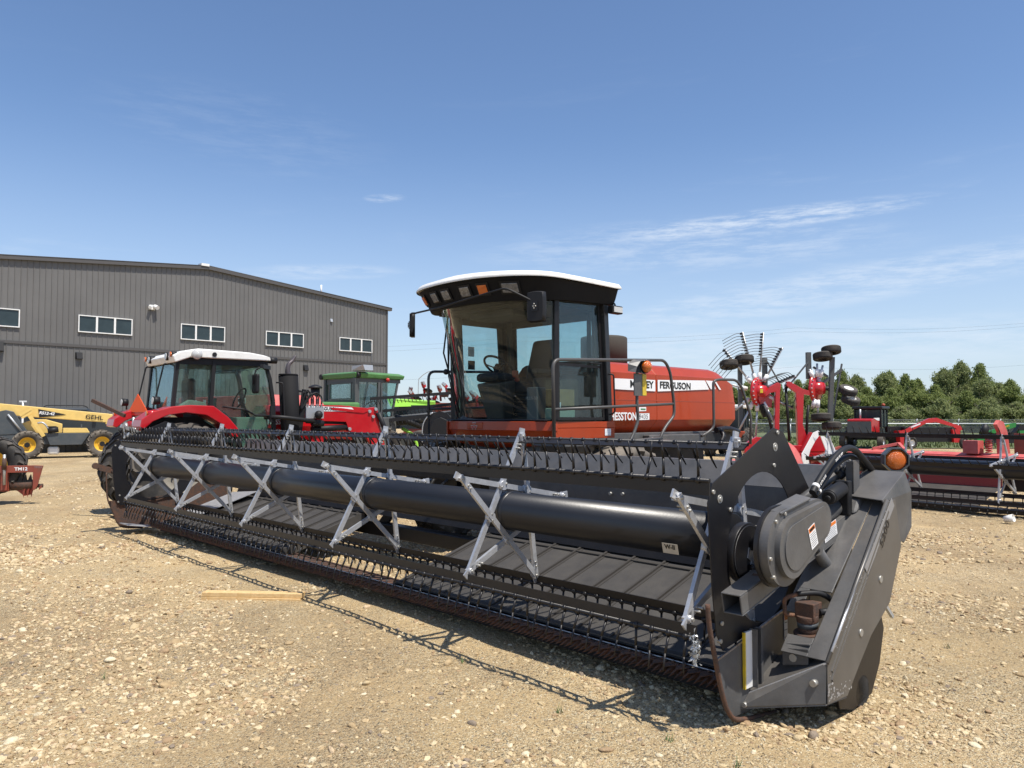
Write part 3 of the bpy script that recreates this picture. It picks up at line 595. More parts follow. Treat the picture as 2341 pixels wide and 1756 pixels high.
# decals
def decal(parent, p, xdir, up, w_, h_, band=None, words=None, name='warning_decal', lines=5):
    X = V(xdir).normalized(); Y = V(up); Y = (Y-X*Y.dot(X)).normalized(); Z = X.cross(Y); c = V(p)+Z*.0012
    o = MB().sheet([c-X*w_/2-Y*h_/2, c+X*w_/2-Y*h_/2, c+X*w_/2+Y*h_/2, c-X*w_/2+Y*h_/2], .0012, Z).build(name, 'decal', parent)
    if band: MB().sheet([c-X*w_*.46+Y*h_*.26+Z*.0012, c+X*w_*.46+Y*h_*.26+Z*.0012, c+X*w_*.46+Y*h_*.47+Z*.0012, c-X*w_*.46+Y*h_*.47+Z*.0012], .0008, Z).build('heading_band', band, o)
    if words: text(words, h_*.17, c+Y*h_*.365+Z*.002, X, Y, 'lettering', o, bold=.02, sx=min(1, w_*.8/(len(words)*h_*.13)))
    l = MB()
    for k in range(lines):
        yy = h_*(.16-.56*k/max(1, lines-1)); ww = w_*(.42 if k % 3 else .36); cc = c+Y*yy+Z*.0014
        l.sheet([cc-X*ww-Y*h_*.012, cc+X*ww-Y*h_*.012, cc+X*ww+Y*h_*.012, cc-X*ww+Y*h_*.012], .0004, Z)
    if lines: l.build('small_print', 'slate', o)
    return o
decal(cv, (-4.5345, -.13, .90), (0, -.93, .36), (0, .36, .93), .075, .115, 'orangedecal', 'WARNING', lines=7)
decal(arm, (-4.399, -.64, .86), (0, -.97, .225), (0, .225, .97), .165, .085, 'orangedecal', None, lines=6)
decal(H, (-4.246, -.40, .345), (0, -1, 0), (0, 0, 1), .038, .14, 'orangedecal', None, lines=3)
wp = (-3.869,0.146,0.79)
decal(H, wp, (-1, 0, 0), (0, .26, .97), .10, .058, None, None, name='maker_decal', lines=0).data.materials[0] = MT['dulldecal']
text('W-II', .036, (wp[0], wp[1]+.004, wp[2]+.008), (-1, 0, 0), (0, .26, .97), 'lettering', H, bold=.03)
# amber warning lamp in its octagon housing
aw = thing('amber_warning_lamp', 'big amber lamp in a grey octagonal housing on the near end of the charcoal header', 'lamp', 'M')
ctr = V((-4.50, -1.355, 1.238)); ax_ = V((-.62, .75, -.05)).normalized()
a1 = V((0, 0, 1)); a1 = (a1-ax_*a1.dot(ax_)).normalized(); b1 = ax_.cross(a1)
def ring(n, r, t, ph_=pi/8): return [ctr+ax_*t+(a1*cos(2*pi*k/n+ph_)+b1*sin(2*pi*k/n+ph_))*r for k in range(n)]
b = MB(); b.grid([ring(8, .075, -.05), ring(8, .080, .0), ring(8, .080, .028), ring(8, .072, .028), ring(8, .070, .0), ring(8, .001, .0)], False, True); b.grid([ring(8, .075, -.05), ring(8, .001, -.05)], False, True); b.build('octagon_housing', 'slate', aw)
MB().lathe([(.064, .0), (.064, .012), (.05, .024), (.028, .030), (.001, .032)], ctr, ax_, 28).build('amber_lens', 'amber', aw)
MB().lathe([(.072, .0), (.072, .008), (.064, .010), (.064, .0)], ctr, ax_, 28).build('lens_rim', 'slate', aw)
b = MB(); b.tube([ctr-a1*.07, ctr-a1*.10+b1*.01, ctr-a1*.12], .006, 6); b.bar(ctr-a1*.03-ax_*.05, ctr-a1*.10-ax_*.06, .03, .01); b.cyl(ctr-a1*.07-ax_*.03, ctr-a1*.20-ax_*.04, .012, n=8); b.build('lamp_bracket', 'black', aw)
# chipped paint along the divider's lower front and edges
ch = MB(); random.seed(21)
for _ in range(70):
    t_ = random.random(); yy = -.115-.30*t_**2.2; zz_ = .10+(.05 if t_ > .5 else .13)*random.random()**2+(.0 if t_ < .6 else (t_-.6)*.02); r_ = random.uniform(.002, .010)
    P_ = [(-4.608, yy+r_*random.uniform(.6, 1.6)*cos(a), zz_+r_*random.uniform(.5, 1.1)*sin(a)) for a in (0, 1.2, 2.4, 3.6, 4.9)]; ch.add(P_, [(0, 1, 2, 3, 4)])
for _ in range(34):
    yy = random.uniform(-.95, -.16); r_ = random.uniform(.0012, .004); off_ = .012+random.random()**3*.05
    P_ = [(-4.608, yy+r_*2.5*cos(a), zc(yy)-off_+r_*random.uniform(.5, 1.2)*sin(a)) for a in (0, 1.2, 2.4, 3.6, 4.9)]; ch.add(P_, [(0, 1, 2, 3, 4)])
tag(ch.build('paint_chips', 'alu', H, fix=False), kind='stuff')
# crumpled foil-like tape by the lower bat end
fb = MB()
for k in range(170):
    c = V((-4.20+random.gauss(0, .010), .43+random.gauss(0, .014), .37+random.gauss(0, .032))); r_ = .013
    fb.add([c+V((random.uniform(-r_, r_), random.uniform(-r_, r_), random.uniform(-r_, r_))) for _ in range(3)], [(0, 1, 2)])
fb.build('torn_tape', 'galv', H, fix=False)

# ================================================ self-propelled windrower
W = thing('windrower', 'orange-red windrower with a big glass cab and white roof, behind the charcoal header', 'windrower', 'M')
# roof: plan outline of the visor, front bulging forward
def plan(ext=0., n=20, z=0.):
    P = []
    ctrl = [(-.97, -3.10), (-.985, -2.4), (-.97, -2.02), (-.85, -1.80), (-.62, -1.63), (-.32, -1.525), (0, -1.495), (.32, -1.515), (.62, -1.58), (.85, -1.72), (.97, -1.96), (.985, -2.4), (.97, -3.10)]
    S = smooth([(x, y, 0) for x, y in ctrl], 4)
    c = V((0, -2.4, 0))
    for p in S:
        d = (p-c); k = 1+ext/max(.5, d.length); q = c+d*k; q.y = max(q.y, -3.10-ext); P.append((q.x, q.y, z))
    return P
def cap(b, P): b.add(P, [tuple(range(len(P)))])
b = MB()
def zroof(P, dz): return [(p[0], p[1], dz+(.035 if p[1] > -2.6 else .0)*0+.02*max(0, 1-abs(p[0])/1.0)*max(0, min(1, (p[1]+3.2)/1.2)) ) for p in P]
rows = [[(p[0], p[1], 2.925) for p in plan(.035)], [(p[0], p[1], 2.94) for p in plan(.040)], [(p[0], p[1], 2.955) for p in plan(.030)], [(p[0], p[1], 2.982) for p in plan(.008)], zroof(plan(-.06), 2.992), zroof(plan(-.35), 3.0), zroof(plan(-.70), 3.0)]
b.grid(rows, True, True); cap(b, rows[-1]); b.build('roof_cap', 'roofwhite', W)
b = MB(); rows = [[(p[0], p[1], 2.925) for p in plan(.0)]]
lowP = [(p[0]*.93, (p[1]-.13 if p[1] > -2.5 else p[1]), 2.70+(.06 if p[1] < -2.3 else 0)+max(0, min(1, (-p[1]-1.9)/.5))*.0) for p in plan(.0)]
lowP = [(x, y, 2.70+.055*max(0, min(1, (-y-1.95)/.7))) for (x, y, z) in lowP]
mid = [((a[0]*.45+c[0]*.55), (a[1]*.45+c[1]*.55), 2.82) for a, c in zip(rows[0], lowP)]
b.grid([rows[0], mid, lowP], True, True); cap(b, lowP); b.build('visor', 'matblack', W)
# recessed lamps along the visor's front; the face leans back under the roof
fl = [(-.80, 'amb', .075), (-.655, 'cl', .0)]
def face(x, z):
    """point and outward direction of the visor's face at sideways position x"""
    best = min(range(len(mid)-1), key=lambda i: abs((rows[0][i][0]+lowP[i][0])/2-x) if rows[0][i][1] > -2.15 else 9)
    t = (2.925-z)/(2.925-2.70); A, B_ = V(rows[0][best]), V(lowP[best]); p = A*(1-t)+B_*t
    i2 = min(len(mid)-1, best+1); i0 = max(0, best-1); tg = (V(rows[0][i2])-V(rows[0][i0])).normalized(); dn = (B_-A).normalized()
    n = tg.cross(dn).normalized()
    if n.y < 0: n = -n
    q = tg if tg.x < 0 else -tg
    return p, n, q, -dn
for (x, m, w_, nm) in [(-.66, 'headlens', .17, 'headlight'), (-.40, 'amber', .11, 'turn_signal'), (-.19, 'headlens', .13, 'headlight'), (.17, 'headlens', .12, 'headlight'), (.42, 'headlens', .11, 'headlight'), (.66, 'amber', .09, 'turn_signal')]:
    p, n, q, u = face(x, 2.825)
    s = MB().sheet([p+n*.004-q*(w_/2+.02)-u*.072, p+n*.004+q*(w_/2+.02)-u*.072, p+n*.004+q*(w_/2+.02)+u*.072, p+n*.004-q*(w_/2+.02)+u*.072], .004, n).build(nm, 'plastic', W)
    MB().sheet([p+n*.009-q*w_/2-u*.052, p+n*.009+q*w_/2-u*.052, p+n*.009+q*w_/2+u*.052, p+n*.009-q*w_/2+u*.052], .012, n).build('lens', m, s, bevel=.008)
# windshield: curved both ways in plan
def wrow(t):
    z = 1.475+t*(2.73-1.475); yc = -2.085+t*.39; ye = -2.20+t*.01; xe = .80+t*.035; p_ = 2.4+1.6*t
    return [(xe*u_, ye+(yc-ye)*(1-abs(u_)**p_), z) for u_ in [(-1+2*k/28) for k in range(29)]]
MB().grid([wrow(k/8) for k in range(9)]).build('windshield', 'glass', W, fix=False)
b = MB()
for sg in (-1, 1):
    b.bar((sg*.815, -2.225, 1.46), (sg*.835, -2.215, 2.76), .05, .085); b.bar((sg*.80, -3.09, 1.46), (sg*.82, -2.99, 2.79), .11, .10)
b.bar((-.8, -2.16, 1.468), (.8, -2.16, 1.468), .16, .012); b.bar((-.8, -3.08, 1.47), (.8, -3.08, 1.47), .05, .06)
b.tube([(p[0], p[1], p[2]-.008) for p in wrow(0)], .012, 6); b.tube(wrow(1), .014, 6)
b.build('cab_frame', 'black', W, bevel=.006)
b = MB()
for sg in (-1, 1): b.bar((sg*.775, -2.27, 1.48), (sg*.79, -2.265, 2.72), .035, .03); b.bar((sg*.76, -2.98, 1.48), (sg*.775, -2.90, 2.74), .03, .06)
b.bar((.70, -2.22, 1.5), (.74, -2.19, 2.70), .07, .10); b.bar((.62, -3.03, 1.5), (.66, -2.96, 2.72), .14, .05); b.bar((-.60, -3.03, 1.5), (-.66, -2.96, 2.72), .05, .05)
b.box(-.78, .78, -3.0, -1.95, 2.68, 2.74); b.bar((-.75, -2.98, 2.66), (.75, -2.98, 2.66), .06, .12); b.bar((.76, -2.2, 2.66), (.76, -2.95, 2.66), .05, .10)
b.box(-.78, .78, -3.06, -2.16, 1.43, 1.46); b.box(-.7, .7, -3.06, -3.0, 1.46, 1.95); b.build('cab_trim', 'interior', W)
MB().box(-.35, .35, -2.35, -2.05, 2.60, 2.68).build('overhead_console', 'interior', W, bevel=.02)
b = MB()
for (px, nm) in ((-.822, 'door'), (.822, 'side_window')):
    e = MB(); x0, x1 = px-.008, px+.008
    e.prism([(-2.262, 1.468), (-2.262, 2.745), (-2.945, 2.765), (-3.03, 1.468)], 'x', x0, x1, [[(-2.285, 1.50), (-2.282, 2.725), (-2.915, 2.74), (-2.992, 1.50)]])
    if nm == 'door': e.bar((px, -2.28, 2.06), (px, -2.95, 2.055), .012, .03, up=(0, 0, 1))
    e = e.build(nm, 'black', W)
    MB().sheet([(px, -2.283, 1.495), (px, -2.995, 1.495), (px, -2.917, 2.742), (px, -2.28, 2.728)], .002).build('pane', 'glassd', e)
    if nm == 'door':
        MB().tube(rounded([(-.84, -2.75, 2.09), (-.865, -2.75, 2.09), (-.865, -2.93, 2.09), (-.84, -2.95, 2.09)], .01), .008, 6).build('door_handle', 'plastic', e)
        MB().tube(rounded([(-.83, -3.04, 1.98), (-.90, -3.10, 1.98), (-.90, -3.12, 1.55), (-.84, -3.06, 1.52)], .03), .009, 6).build('hinge_rod', 'plastic', e)
e = MB(); e.prism([(-.74, 1.95), (-.76, 2.76), (.76, 2.76), (.74, 1.95)], 'y', -3.085, -3.07, [[(-.62, 2.0), (-.64, 2.66), (.64, 2.66), (.62, 2.0)]]); e = e.build('rear_window', 'black', W)
MB().sheet([(-.63, -3.078, 1.99), (.63, -3.078, 1.99), (.65, -3.078, 2.67), (-.65, -3.078, 2.67)], .002).build('pane', 'glassd', e)
decal(W, (.806, -2.47, 2.30), (0, -1, 0), (0, 0, 1), .10, .12, None, None, 'window_sticker', 6)
MB().sheet([(.806, -2.42, 2.08), (.806, -2.53, 2.08), (.806, -2.53, 2.19), (.806, -2.42, 2.19)], .002).build('window_sticker', 'interior', W)
# orange belt panels under the glass
b = MB(); top, bot = [], []
ctrl = [(-.86, -2.23), (-.85, -2.17), (-.62, -2.07), (-.3, -2.025), (0, -2.015), (.3, -2.025), (.62, -2.07), (.85, -2.17), (.86, -2.23)]
S = smooth([(x, y, 0) for x, y in ctrl], 4)
for z, k in ((1.455, 0), (1.452, .006), (1.36, .012), (1.355, .0), (1.25, -.02), (1.21, -.06)): top.append([(p.x*(1+k*.5), p.y+k-(.0 if z > 1.3 else .03), z-(.05*(1-abs(p.x)/.86) if z < 1.3 else 0)) for p in S])
b.grid(top, False); b.build('front_panel', 'orange', W)
b = MB().sheet([(.32, -2.018, 1.445), (.10, -2.006, 1.445), (.06, -2.010, 1.365), (.32, -2.02, 1.365)], .012, (0, 1, 0)); b = MB(); b.box(.20-.13, .20+.13, -2.02, -1.998, 1.366, 1.445); pl_ = b.build('badge_plate', 'orange', W, bevel=.008)
for (dx, dz) in ((-.0, .017), (-.025, -.018), (.025, -.018)):
    c = V((.205+dx, -1.996, 1.408+dz)); s_ = .026
    for m, k, y in (('bolt', 1.25, 0), ('red', .85, .002)):
        MB().add([c+V((-s_*k, y, s_*.6*k)), c+V((s_*k, y, s_*.6*k)), c+V((0, y, -s_*k))], [(0, 1, 2)]).build('triangle_emblem', m, pl_, fix=False)
MB().box(-.868, -.850, -3.155, -2.14, 1.385, 1.452).build('upper_side_panel', 'orange', W, bevel=.004); MB().box(-.866, -.846, -3.155, -2.14, 1.27, 1.383).build('lower_side_panel', 'orange', W, bevel=.004); MB().box(.85, .868, -3.155, -2.14, 1.27, 1.452).build('side_panel', 'orange', W)
g = MB()
for z in (1.42, 1.36, 1.30): g.cyl((-.876, -2.165, z), (-.866, -2.165, z), .010, n=8)
g.each('bolt', 'bolt', W)
decal(W, (-.869, -3.03, 1.335), (0, -1, 0), (0, 0, 1), .105, .075, None, None, 'small_decal', 3)
# seat, wheel, console, floor things
s = MB(); s.box(-.24, .24, -2.95, -2.45, 1.78, 1.90); s.build('seat', 'seat', W, bevel=.04)
s = MB(); s.add([(-.24, -2.92, 1.88), (.24, -2.92, 1.88), (.24, -2.80, 1.88), (-.24, -2.80, 1.88), (-.20, -3.0, 2.42), (.20, -3.0, 2.42), (.20, -2.92, 2.42), (-.20, -2.92, 2.42)], [(0, 1, 2, 3), (4, 5, 6, 7), (0, 1, 5, 4), (1, 2, 6, 5), (2, 3, 7, 6), (3, 0, 4, 7)]); s.build('seat_back', 'seat', W, bevel=.05)
s = MB(); 
for k in range(6): s.box(-.17+.01*(k % 2), .17-.01*(k % 2), -2.86, -2.54, 1.50+k*.045, 1.53+k*.045)
s.build('seat_bellows', 'plastic', W)
s = MB(); s.box(-.36, -.27, -2.85, -2.42, 1.98, 2.04); s.box(-.55, -.36, -2.95, -2.35, 1.5, 1.93); s.build('armrest_console', 'interior', W, bevel=.02)
s = MB(); s.add([(.02, -2.42, 1.46), (.30, -2.42, 1.46), (.30, -2.28, 1.46), (.02, -2.28, 1.46), (-.02, -2.44, 1.93), (.34, -2.44, 1.93), (.36, -2.16, 1.88), (-.04, -2.16, 1.88)], [(0, 1, 2, 3), (4, 5, 6, 7), (0, 1, 5, 4), (1, 2, 6, 5), (2, 3, 7, 6), (3, 0, 4, 7)]); s.build('steering_console', 'interior', W, bevel=.02)
s = MB(); s.box(-.02, .34, -2.42, -2.13, 1.90, 2.0); s.build('dashboard', 'plastic', W, bevel=.04)
swc = V((.30, -2.46, 2.09)); swa = V((0, -.62, .78)).normalized(); sa, sb = V((1, 0, 0)), swa.cross(V((1, 0, 0)))
s = MB(); s.tube([swc+sa*(.19*cos(2*pi*k/32))+sb*(.19*sin(2*pi*k/32)) for k in range(32)], .014, 8, closed=True)
for a in (.3, 2.8, 4.7): s.bar(swc-swa*.03, swc+sa*(.185*cos(a))+sb*(.185*sin(a)), .03, .012)
s.cyl(swc-swa*.05, swc+swa*.01, .05, n=16); s.cyl(swc-swa*.03, swc-swa*.28, .028, n=12); s.build('steering_wheel', 'plastic', W)
s = MB(); s.box(-.06, .0, -2.44, -2.38, 1.95, 2.03); s.sph((-.03, -2.44, 1.93), .03); s.build('orange_lever', 'leverred', W, bevel=.01)
bx_ = thing('cardboard_box', 'crumpled brown cardboard box standing inside the door of the orange-red windrower cab', 'box', 'M')
MB().box(-.74, -.50, -2.62, -2.30, 1.62, 1.80).build('carton', 'card', bx_, bevel=.004); MB().box(-.742, -.72, -2.40, -2.33, 1.60, 1.66).build('torn_label', 'white', bx_)
bx_ = thing('paper_sack', 'pale mint sack lying under the cardboard box in the orange-red windrower cab', 'sack', 'M')
MB().box(-.76, -.46, -2.62, -2.28, 1.465, 1.60).build('sack', 'mint', bx_, bevel=.03)
bx_ = thing('oil_jug', 'dark oil jug lettered PLUS-50 on the cab floor behind the curved windshield', 'jug', 'M')
MB().box(-.62, -.46, -2.30, -2.16, 1.465, 1.82).build('jug_body', 'slate', bx_, bevel=.012); text('PLUS-50', .05, (-.54, -2.157, 1.70), (-1, 0, 0), (0, 0, 1), 'greydecal', bx_)
# wipers
b = MB(); b.tube([(.70, -2.02, 2.70), (.72, -1.97, 2.25), (.66, -2.03, 1.95), (.58, -2.10, 1.55)], .010, 6); b.tube([(.60, -1.93, 2.70), (.66, -1.99, 2.20), (.76, -2.08, 1.98)], .008, 6); b.tube([(.82, -2.14, 2.5), (.70, -2.03, 1.98), (.60, -2.09, 1.50)], .007, 6); b.sph((.71, -2.0, 2.03), .035); b.build('wiper', 'plastic', W)
b = MB(); b.tube([(.40, -1.84, 2.70), (.52, -1.90, 2.30), (.50, -1.95, 2.0)], .008, 6); b.tube([(.44, -1.85, 2.72), (.55, -1.93, 2.25)], .006, 6); b.build('wiper', 'plastic', W)
# mirrors
for nm, arm_, c, nrm in (('mirror', [(.90, -1.70, 2.71), (1.12, -1.80, 2.74), (1.22, -1.86, 2.74), (1.24, -1.88, 2.60)], (1.235, -1.90, 2.615), (-.25, -1, 0)),
                        ('mirror', [(.75, -1.60, 2.69), (.2, -1.50, 2.685), (-.35, -1.46, 2.72), (-.80, -1.53, 2.78), (-.95, -1.66, 2.68), (-1.02, -1.76, 2.62)], (-1.02, -1.74, 2.59), (.30, -1, 0))):
    n = V(nrm).normalized(); u = V((0, 0, 1)); q = n.cross(u).normalized(); c = V(c); w_, h_ = (.098, .155) if c.x < 0 else (.09, .15)
    if c.x > 0: n = V((-.6, -.8, 0)).normalized(); q = n.cross(u).normalized()
    e = MB(); P = [(w_*cos(t)*(1/max(abs(cos(t)), abs(sin(t))))**.8, h_*sin(t)*(1/max(abs(cos(t)), abs(sin(t))))**.8) for t in [2*pi*k/24 for k in range(24)]]
    R1 = [c+q*a*.9+u*b_*.93-n*.035 for a, b_ in P]; R2 = [c+q*a+u*b_-n*.01 for a, b_ in P]; R3 = [c+q*a+u*b_+n*.03 for a, b_ in P]; R4 = [c+q*a*.93+u*b_*.95+n*.032 for a, b_ in P]
    e.grid([R1, R2, R3, R4], True, True); e.add(R1, [tuple(range(24))]); e.add(R4, [tuple(range(24))]); e = e.build(nm, 'plastic', W)
    MB().tube(rounded(arm_, .06), .011, 8).build('mirror_arm', 'plastic', e)
    g = MB(); g.sheet([c-n*.037+q*a+u*b_ for a, b_ in ((-.035, -.045), (.035, -.045), (.035, .045), (-.035, .045))], .008, -n); g.build('mount_plate', 'black', e)
    g = MB(); [g.sph(c-n*.05+u*dz+q*dq, .009) for dz, dq in ((.0, -.01), (.0, .015), (.022, 0), (-.02, 0))]; g.each('bolt', 'bolt', e)
# work lamp on the rear pillar
b = MB(); b.box(-.96, -.88, -3.20, -3.02, 2.655, 2.745); wl = b.build('work_lamp', 'plastic', W, bevel=.012); MB().box(-.966, -.96, -3.185, -3.035, 2.67, 2.73).build('lens', 'lens', wl)
MB().tube(rounded([(-.90, -3.02, 2.80), (-.92, -3.10, 2.77), (-.92, -3.11, 2.74)], .02), .01, 6).build('lamp_stalk', 'plastic', wl)
# hood
prof = [(.60, 1.30), (.735, 1.455), (.752, 1.47), (.752, 1.70), (.745, 1.705), (.742, 2.02), (.725, 2.035), (.64, 2.125), (.58, 2.15), (.30, 2.165), (0, 2.17)]
full = [(-x, z) for x, z in prof]+[(x, z) for x, z in prof[-2::-1]]
b = MB(); rows_ = []
for (y, dk, top_) in [(-3.19, 1, 0), (-4.105, 1, 0), (-4.11, .992, .0), (-4.125, .992, 0), (-4.13, 1, 0), (-5.55, 1, -.0), (-5.66, 1, .012), (-5.76, 1, .04), (-5.84, .998, .085), (-5.91, .99, .13), (-5.94, .96, .15)]:
    ym = y
    rows_.append([(x*dk, ym-(.06*min(1, max(0, (2.1-z)/.4)) if y < -5.5 else 0)-(0.0), z if z < 1.9 else z-top_*(z-1.9)/.2) for x, z in full])
b.grid(rows_, False); b.add(rows_[-1], [tuple(range(len(full)))]); b.build('hood', 'orange', W, bevel=0)
b = MB(); b.box(-.7535, -.7515, -5.93, -3.2, 1.697, 1.703); b.build('seam', 'darkred', W)
st = [(-0.754,-3.294,1.944),(-0.754,-4.105,1.971),(-0.754,-4.103,1.839),(-0.754,-3.293,1.816)]
b = MB()
def dstripe(P, x=-.7545): b.sheet([(x, p[1], p[2]) for p in P], .0015, (-1, 0, 0))
b.sheet([(-.7535, -3.30, 1.822), (-.7535, -4.09, 1.815), (-.7525, -4.09, 1.953), (-.7515, -3.30, 1.947)], .0012, (-1, 0, 0))
b.sheet([(-.7535, -4.14, 1.815), (-.7535, -5.30, 1.868), (-.7535, -5.20, 1.984), (-.7525, -4.14, 1.957)], .0012, (-1, 0, 0))
b.sheet([(-.7535, -5.34, 1.872), (-.7535, -5.46, 1.876), (-.7525, -5.40, 1.985), (-.7525, -5.22, 1.985)], .0012, (-1, 0, 0))
b.sheet([(-.7535, -5.55, 1.872), (-.7535, -5.60, 1.872), (-.7525, -5.47, 1.985), (-.7525, -5.43, 1.985)], .0012, (-1, 0, 0))
dec = b.build('white_stripe', 'decal', W)
text('MASSEY', .118, (-.7555, -3.815, 1.888), (0, -1, .0), (0, 0, 1), 'lettering', W, bold=.028, sx=1.13)
text('FERGUSON', .118, (-.7555, -4.52, 1.893), (0, -1, .0), (0, 0, 1), 'lettering', W, bold=.028, sx=1.14)
text('HESSTON', .125, (-.7555, -3.46, 1.505), (0, -1, .0), (0, 0, 1), 'decal', W, bold=.028, sx=.92)
MB().sheet([(-.7535, -3.725, 1.462), (-.7535, -3.965, 1.466), (-.7535, -3.965, 1.55), (-.7535, -3.725, 1.547)], .0012, (-1, 0, 0)).build('model_plate', 'greydecal', W)
MB().sheet([(-.7555, -3.73, 1.466), (-.7555, -3.96, 1.47), (-.7555, -3.96, 1.545), (-.7555, -3.73, 1.543)], .0012, (-1, 0, 0)).build('model_plate_face', 'decal', W)
text('9435', .078, (-.7575, -3.845, 1.506), (0, -1, 0), (0, 0, 1), 'greydecal', W, bold=.0, sx=1.15)
MB().sheet([(-.7535, -3.76, 1.57), (-.7535, -3.90, 1.574), (-.7535, -3.90, 1.622), (-.7535, -3.76, 1.62)], .0012, (-1, 0, 0)).build('dealer_decal', 'decal', W)
MB().box(-.757, -.7555, -3.885, -3.79, 1.588, 1.604).build('decal_mark', 'dgreen', W)
# air screen behind the cab
b = MB(); P = [(-.36+.36*0, 0, 0)]
b.lathe([(.001, .41), (.27, .41), (.30, .40), (.31, .38), (.31, .0), (.001, 0)], (.22, -4.30, 2.16), (0, 0, 1), 40); b.build('air_screen', 'interior', W)
# chassis and running gear
b = MB(); b.box(-.70, .70, -5.9, -3.1, 1.16, 1.315); b.box(-.62, .62, -3.1, -2.2, 1.10, 1.25); b.box(-.80, -.70, -5.1, -3.9, 1.175, 1.285); b.build('chassis', 'charcoal', W, bevel=.01)
b = MB(); b.box(-.80, -.795, -5.98, -5.15, 1.17, 1.30); b.add([(-.80, -5.15, 1.30), (-.80, -5.95, 1.325), (-.80, -5.99, 1.17), (-.80, -5.15, 1.17)], [(0, 1, 2, 3)])
for k in range(4): pass
b.build('rear_side_plate', 'charcoal', W)
b = MB()
for k in range(4): b.box(-.803, -.800, -5.83-.035*k, -5.815-.035*k, 1.20, 1.265)
b.build('slots', 'black', W)
b = MB(); b.tube(smooth([(-.82, -5.35, 1.33), (-.84, -5.6, 1.345), (-.86, -5.85, 1.30)], 4), .04, 8); b.tube(smooth([(-.84, -5.42, 1.34), (-.90, -5.40, 1.26), (-.90, -5.34, 1.18)], 4), .028, 8); b.build('exhaust_pipe', 'black', W)
b = MB(); b.box(-.35, .35, -5.8, -1.9, .85, 1.12); b.box(-1.45, 1.45, -2.75, -2.45, .80, 1.0)
for sg in (-1, 1):
    b.box(sg*1.0-.09, sg*1.0+.09, -2.72, -2.48, .5, .95); b.bar((sg*.45, -2.1, .95), (sg*.75, -1.35, .55), .10, .12); b.bar((sg*.75, -1.35, .55), (sg*.9, -1.25, .30), .08, .1)
b.build('axle_frame', 'black', W, bevel=.01)
for sg in (-1, 1): wheel(W, (sg*1.38, -2.62, .60), (sg, 0, 0), .60, .42, .30, 'rubberdust', 'charcoal', lugs=18, lug_h=.025, name='drive_wheel')
for sg in (-1, 1):
    wheel(W, (sg*1.15, -5.35, .36), (sg, 0, 0), .36, .26, .18, 'rubber', 'white', name='caster_wheel')
b = MB(); b.box(-1.2, 1.2, -5.3, -5.1, .80, .92)
for sg in (-1, 1): b.bar((sg*1.15, -5.2, .9), (sg*1.15, -5.35, .36), .06, .1)
b.build('rear_axle', 'black', W)
b = MB()
for (x, y, z, r_) in ((-.30, -2.0, .78, .05), (.1, -1.9, .9, .04), (-.5, -1.7, 1.04, .035), (.5, -1.6, .7, .04)): b.tube(smooth([(x, y, z), (x+.2, y+.25, z+.12), (x+.1, y+.5, z-.1), (x+.25, y+.65, z-.3)], 4), r_*.5, 8)
b.build('hydraulic_hose', 'plastic', W)
# left platform and its rails
b = MB(); b.box(-1.30, -.87, -3.70, -1.85, 1.215, 1.245); b.box(-1.0, -.8, -5.6, -4.8, 1.14, 1.17); b.build('platform', 'charcoal', W)
b = MB(); b.box(.87, 1.3, -3.0, -1.95, 1.215, 1.245); b.build('platform', 'charcoal', W)
r_ = .0175
b = MB(); b.tube(rounded([(-1.15, -1.857, 1.20), (-1.15, -1.835, 2.065), (-1.15, -3.72, 2.155), (-1.15, -3.83, 2.03), (-1.15, -3.90, 1.66), (-1.15, -3.905, 1.52), (-1.15, -3.70, 1.37), (-1.15, -3.58, 1.20)], .10, 5), r_, 10)
b.tube([(-1.15, -1.845, 1.575), (-1.15, -3.895, 1.655)], r_*.9, 8); b.tube(rounded([(-1.15, -3.20, 2.13), (-1.15, -3.19, 1.6), (-1.15, -3.217, 1.475), (-1.15, -3.13, 1.32), (-1.15, -3.03, 1.20)], .08), r_, 10)
b.tube([(-1.15, -3.0, 1.235), (-1.15, -3.65, 1.262)], r_*1.1, 8); b.build('handrail', 'rail', W)
b = MB(); b.tube(rounded([(-.95, -4.79, 1.26), (-.97, -4.90, 1.30), (-1.0, -5.005, 1.37), (-1.0, -5.0, 1.96), (-1.02, -5.10, 1.985), (-1.12, -5.35, 1.985), (-1.16, -5.42, 1.90), (-1.22, -5.55, 1.5), (-1.22, -5.52, 1.15)], .07, 5), r_, 10); b.build('handrail', 'rail', W)
b = MB(); b.tube(rounded([(1.2, -2.13, 1.20), (1.2, -2.12, 2.06), (1.2, -3.3, 2.10), (1.2, -3.35, 1.2)], .10, 5), r_, 10); b.tube([(1.2, -2.12, 1.60), (1.2, -3.33, 1.63)], r_*.9, 8); b.build('handrail', 'rail', W)
# amber lamp with its hood and striped plate on the rail
am = MB(); P = [(-1.19, -3.02, 2.01), (-1.19, -3.03, 2.07), (-1.19, -3.12, 2.13), (-1.19, -3.30, 2.142)]
am.add([(-1.16, -3.02, 2.0), (-1.16, -3.02, 2.08), (-1.16, -3.10, 2.135), (-1.16, -3.32, 2.145), (-1.24, -3.32, 2.135), (-1.24, -3.14, 2.11), (-1.24, -3.08, 2.05), (-1.24, -3.05, 1.985), (-1.22, -3.32, 1.98), (-1.16, -3.32, 1.98)],
       [(0, 1, 2, 3, 9), (0, 1, 6, 7), (1, 2, 5, 6), (2, 3, 4, 5), (0, 7, 8, 9)])
am = am.build('lamp_hood', 'charcoal', W)
MB().lathe([(.0, .05), (.03, .045), (.06, .02), (.068, -.01), (.068, -.03), (.0, -.03)], (-1.235, -3.265, 2.06), (-1, .1, 0), 24).build('amber_lens', 'amber', am)
